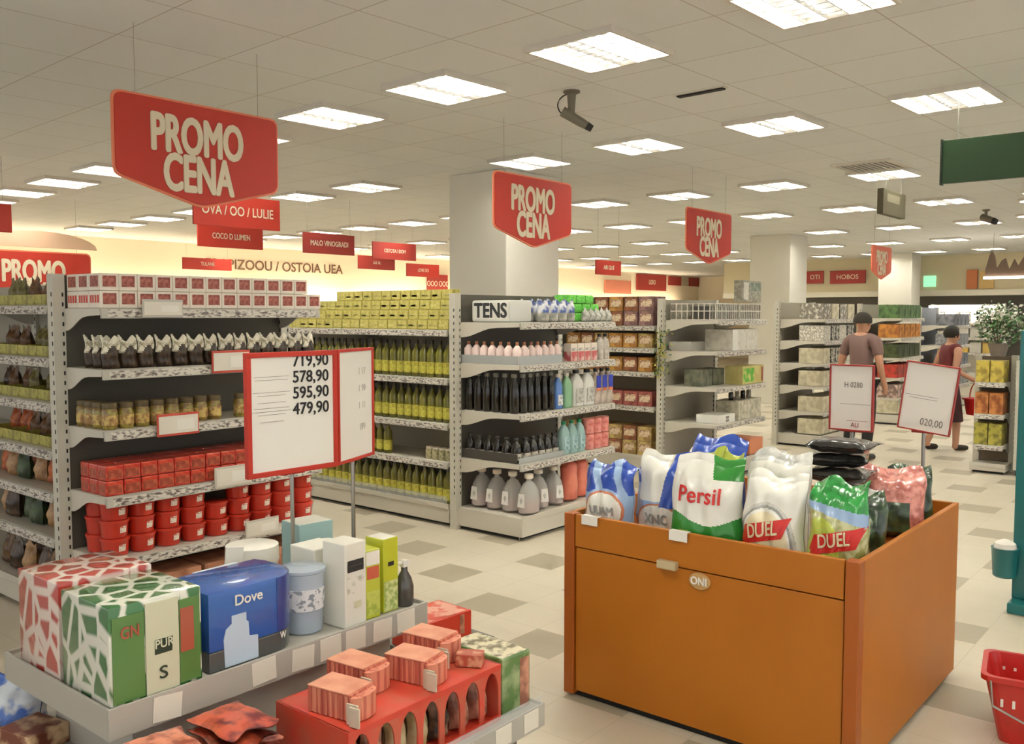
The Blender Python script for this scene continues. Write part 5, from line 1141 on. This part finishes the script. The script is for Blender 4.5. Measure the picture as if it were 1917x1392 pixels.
# person seen from behind (looks away along +x): local facing -y turned so that the back faces the camera
pm = {'arm_l': [(-.245, .02, 1.12), (-.235, -.10, .90), (-.23, -.13, .85), (-.228, -.15, .80), (-.226, -.155, .765)], 'arm_r': [(.245, .02, 1.12), (.25, -.06, .88), (.25, -.08, .82), (.25, -.09, .77), (.25, -.095, .735)],
      'leg_l': [(-.10, -.03, .48), (-.105, .03, .09), (-.105, .05, .045), (-.11, -.13, .032)], 'leg_r': [(.10, .02, .48), (.11, .06, .09), (.11, .08, .045), (.12, -.10, .032)], 'lean': .02}
def person(label, H, pose, loc, rz, top, topmat, bottom, botmat, hairmat, long_hair, shoemat):
    o = thing('person', label, 'person', loc, rz); J, E_, ix = body(H, pose, SKIN); s = H / 1.70
    put('body', skin_mesh('body', J, E_, SKIN), o)
    jt, et = subset(J, E_, ix, ['pelvis', 'waist', 'chest', 'neckb', 'shl', 'ell', 'shr', 'elr'] if top == 'shirt' else ['pelvis', 'waist', 'chest', 'neckb', 'shl', 'shr'], .016 * s)
    if top == 'shirt':   # short sleeves end above the elbow
        for nm in ('ell', 'elr'):
            k = ['pelvis', 'waist', 'chest', 'neckb', 'shl', 'ell', 'shr', 'elr'].index(nm); q = k - 1
            jt[k] = tuple(jt[q][i] + (jt[k][i] - jt[q][i]) * .72 for i in range(3)) + (.060 * s,)
    put('shirt' if top == 'shirt' else 'dress_top', skin_mesh('shirt', jt, et, topmat), o)
    if bottom == 'trousers':
        jt, et = subset(J, E_, ix, ['pelvis', 'hpl', 'knl', 'anl', 'hpr', 'knr', 'anr'], .014 * s)
        put('trousers', skin_mesh('trousers', jt, et, botmat), o)
    else:
        m = MB().lathe([(.15 * s, 1.02 * s), (.175 * s, .90 * s), (.21 * s, .70 * s), (.25 * s, .42 * s), (.245 * s, .41 * s)], botmat, 28, sx=1, sy=.82)
        put('skirt', m.mesh('skirt', smooth=True), o)
    c = J[ix['brow']]; hm = MB(); n = 14
    rows = []
    for i in range(9):
        th = R(5 + i * (15 if long_hair else 12.5)); rows.append([(c[0] + .104 * s * math.sin(th) * math.cos(2 * math.pi * k / n), c[1] + .012 + .112 * s * math.sin(th) * math.sin(2 * math.pi * k / n), c[2] + .012 + .108 * s * math.cos(th)) for k in range(n)])
    vs = [p for r_ in rows for p in r_]; fs = []
    for i in range(8):
        for k in range(n):
            q = (i * n + k, i * n + (k + 1) % n, (i + 1) * n + (k + 1) % n, (i + 1) * n + k)
            mid = sum((Vector(vs[z]) for z in q), Vector()) / 4
            if mid.y < c[1] - .035 * s and mid.z < c[2] + .055 * s: continue      # leaves the face open
            fs.append(q)
    fs.append(tuple(range(n))); hm.add(vs, fs, hairmat); put('hair', hm.mesh('hair', smooth=True), o)
    j = J[ix['jaw']]
    for sx in (-1, 1):
        put('eye', MB().lathe([(.003, -.008), (.011 * s, 0), (.003, .008)], BLACK, 8).mesh('eye', rot=Matrix.Translation((sx * .032 * s, c[1] - .082 * s, c[2] - .015 * s)) @ Matrix.Rotation(R(90), 4, 'X')), o)
        put('ear', MB().lathe([(.004, -.02), (.013, 0), (.004, .022)], SKIN, 8).mesh('ear', rot=Matrix.Translation((sx * .085 * s, c[1] + .01, c[2] - .03 * s))), o)
        a = J[ix['he' + ('l' if sx < 0 else 'r')]]; b = J[ix['to' + ('l' if sx < 0 else 'r')]]
        put('shoe', skin_mesh('shoe', [(a[0], a[1] + .01, .046 * s, .046 * s), (a[0], a[1] - .05, .046 * s, .046 * s), (b[0], b[1] - .02, .036 * s, .036 * s)], [(0, 1), (1, 2)], shoemat), o)
    put('mouth', MB().box(-.02 * s, j[1] - .082 * s, j[2] - .012 * s, .02 * s, j[1] - .07 * s, j[2] - .004 * s, M('lips', (150, 84, 76), .5)).mesh('mouth', .002), o)
    # separate fingers
    for L, sd in (('l', -1), ('r', 1)):
        p, f = Vector(J[ix['pa' + L]][:3]), Vector(J[ix['ft' + L]][:3]); d = (f - p).normalized(); side = Vector((0, 1, 0)); side = (side - d * side.dot(d)).normalized()
        for k in range(4):
            b = p + side * (k - 1.5) * .017 * s + d * .012; ln_ = (.068, .078, .074, .058)[k] * s
            cu = Vector((-sd * .014, 0, 0))
            put('finger', skin_mesh('finger', [tuple(b) + (.009 * s,), tuple(b + d * ln_ * .55 + cu * .3) + (.0085 * s,), tuple(b + d * ln_ + cu) + (.0075 * s,)], [(0, 1), (1, 2)], SKIN, 1), o)
    return o, J, ix
person('person in a grey-brown T-shirt seen from behind, standing by the white cartons', 1.66, pm, (10.4, 3.5, 0), R(78), 'shirt', M('shirt_grey_brown', (122, 96, 90), .8), 'trousers', M('trousers_black', (30, 28, 28), .8), M('hair_dark_brown', (48, 42, 32), .8), False, M('shoe_black', (30, 28, 26), .5))
pw_ = {'arm_l': [(-.215, .03, 1.12), (-.20, -.22, 1.0), (-.195, -.275, .975), (-.19, -.32, .955), (-.188, -.35, .945)], 'arm_r': [(.235, .03, 1.12), (.235, -.02, .88), (.235, -.03, .82), (.235, -.035, .77), (.235, -.035, .735)],
       'leg_l': [(-.09, -.10, .48), (-.09, -.10, .09), (-.09, -.08, .045), (-.09, -.27, .032)], 'leg_r': [(.09, .07, .48), (.09, .20, .12), (.09, .22, .06), (.09, .07, .032)], 'lean': .05}
DRS = M('dress_dark_red', (58, 24, 24), .7)
ow, Jw, iw = person('person in a dark red sleeveless dress walking past with a red basket', 1.50, pw_, (11.83, 2.95, 0), R(48), 'dress', M('dress_top_red', (104, 36, 36), .7), 'skirt', DRS, M('hair_black', (40, 36, 28), .8), True, M('sandal_dark', (50, 42, 30), .6))
a = Jw[iw['fil']]
hb = thing('shopping_basket', 'small red basket hanging from the hand of the person in the dress', 'basket', Matrix.LocRotScale(Vector((11.83, 2.95, 0)), Matrix.Rotation(R(48), 3, 'Z').to_quaternion(), None) @ Vector((a[0], a[1], a[2] - .40)), R(48))
put('basket_body', tub_shell(.20, .16, .25, .20, .20, RB).mesh('basket_body'), hb)
put('handle', MB().tube([(-.125, 0, .19)] + [(-.125 * math.cos(R(q)), 0, .21 + .18 * math.sin(R(q))) for q in range(10, 171, 20)] + [(.125, 0, .19)], .007, RB, 8).mesh('handle'), hb)
o = thing('flower_garland', 'small yellow-green flower garland hanging on the grey endcap post', 'plant', (8.075, 4.735, 1.02))
g1, g2 = MB(), MB(); rnd = random.Random(9); GY = M('garland_yellow', (206, 196, 110), .6)
for k in range(150):
    z = rnd.random(); p = Vector((rnd.gauss(-.025, .022), rnd.gauss(-.03, .05), z * .48)); d = Vector((rnd.uniform(-1, 1), rnd.uniform(-1, 1), rnd.uniform(-1, .5))).normalized(); q = d.cross(Vector((.3, .5, .8))).normalized()
    p.x = min(p.x, -.012)
    (g1 if k % 3 else g2).add([p, p + d * .02 + q * .012, p + d * .04, p + d * .02 - q * .012], [(0, 1, 2, 3)], (GY, LGR[2], LGR[0])[k % 3] if k % 3 == 0 else (LGR[0] if k % 3 == 1 else GY))
put('foliage', g1.mesh('foliage'), o); put('blossom', g2.mesh('blossom'), o)
put('stem', MB().tube([(-.012, 0, .50), (-.02, -.02, .3), (-.02, .01, .0)], .004, LGR[1], 6).mesh('stem'), o)
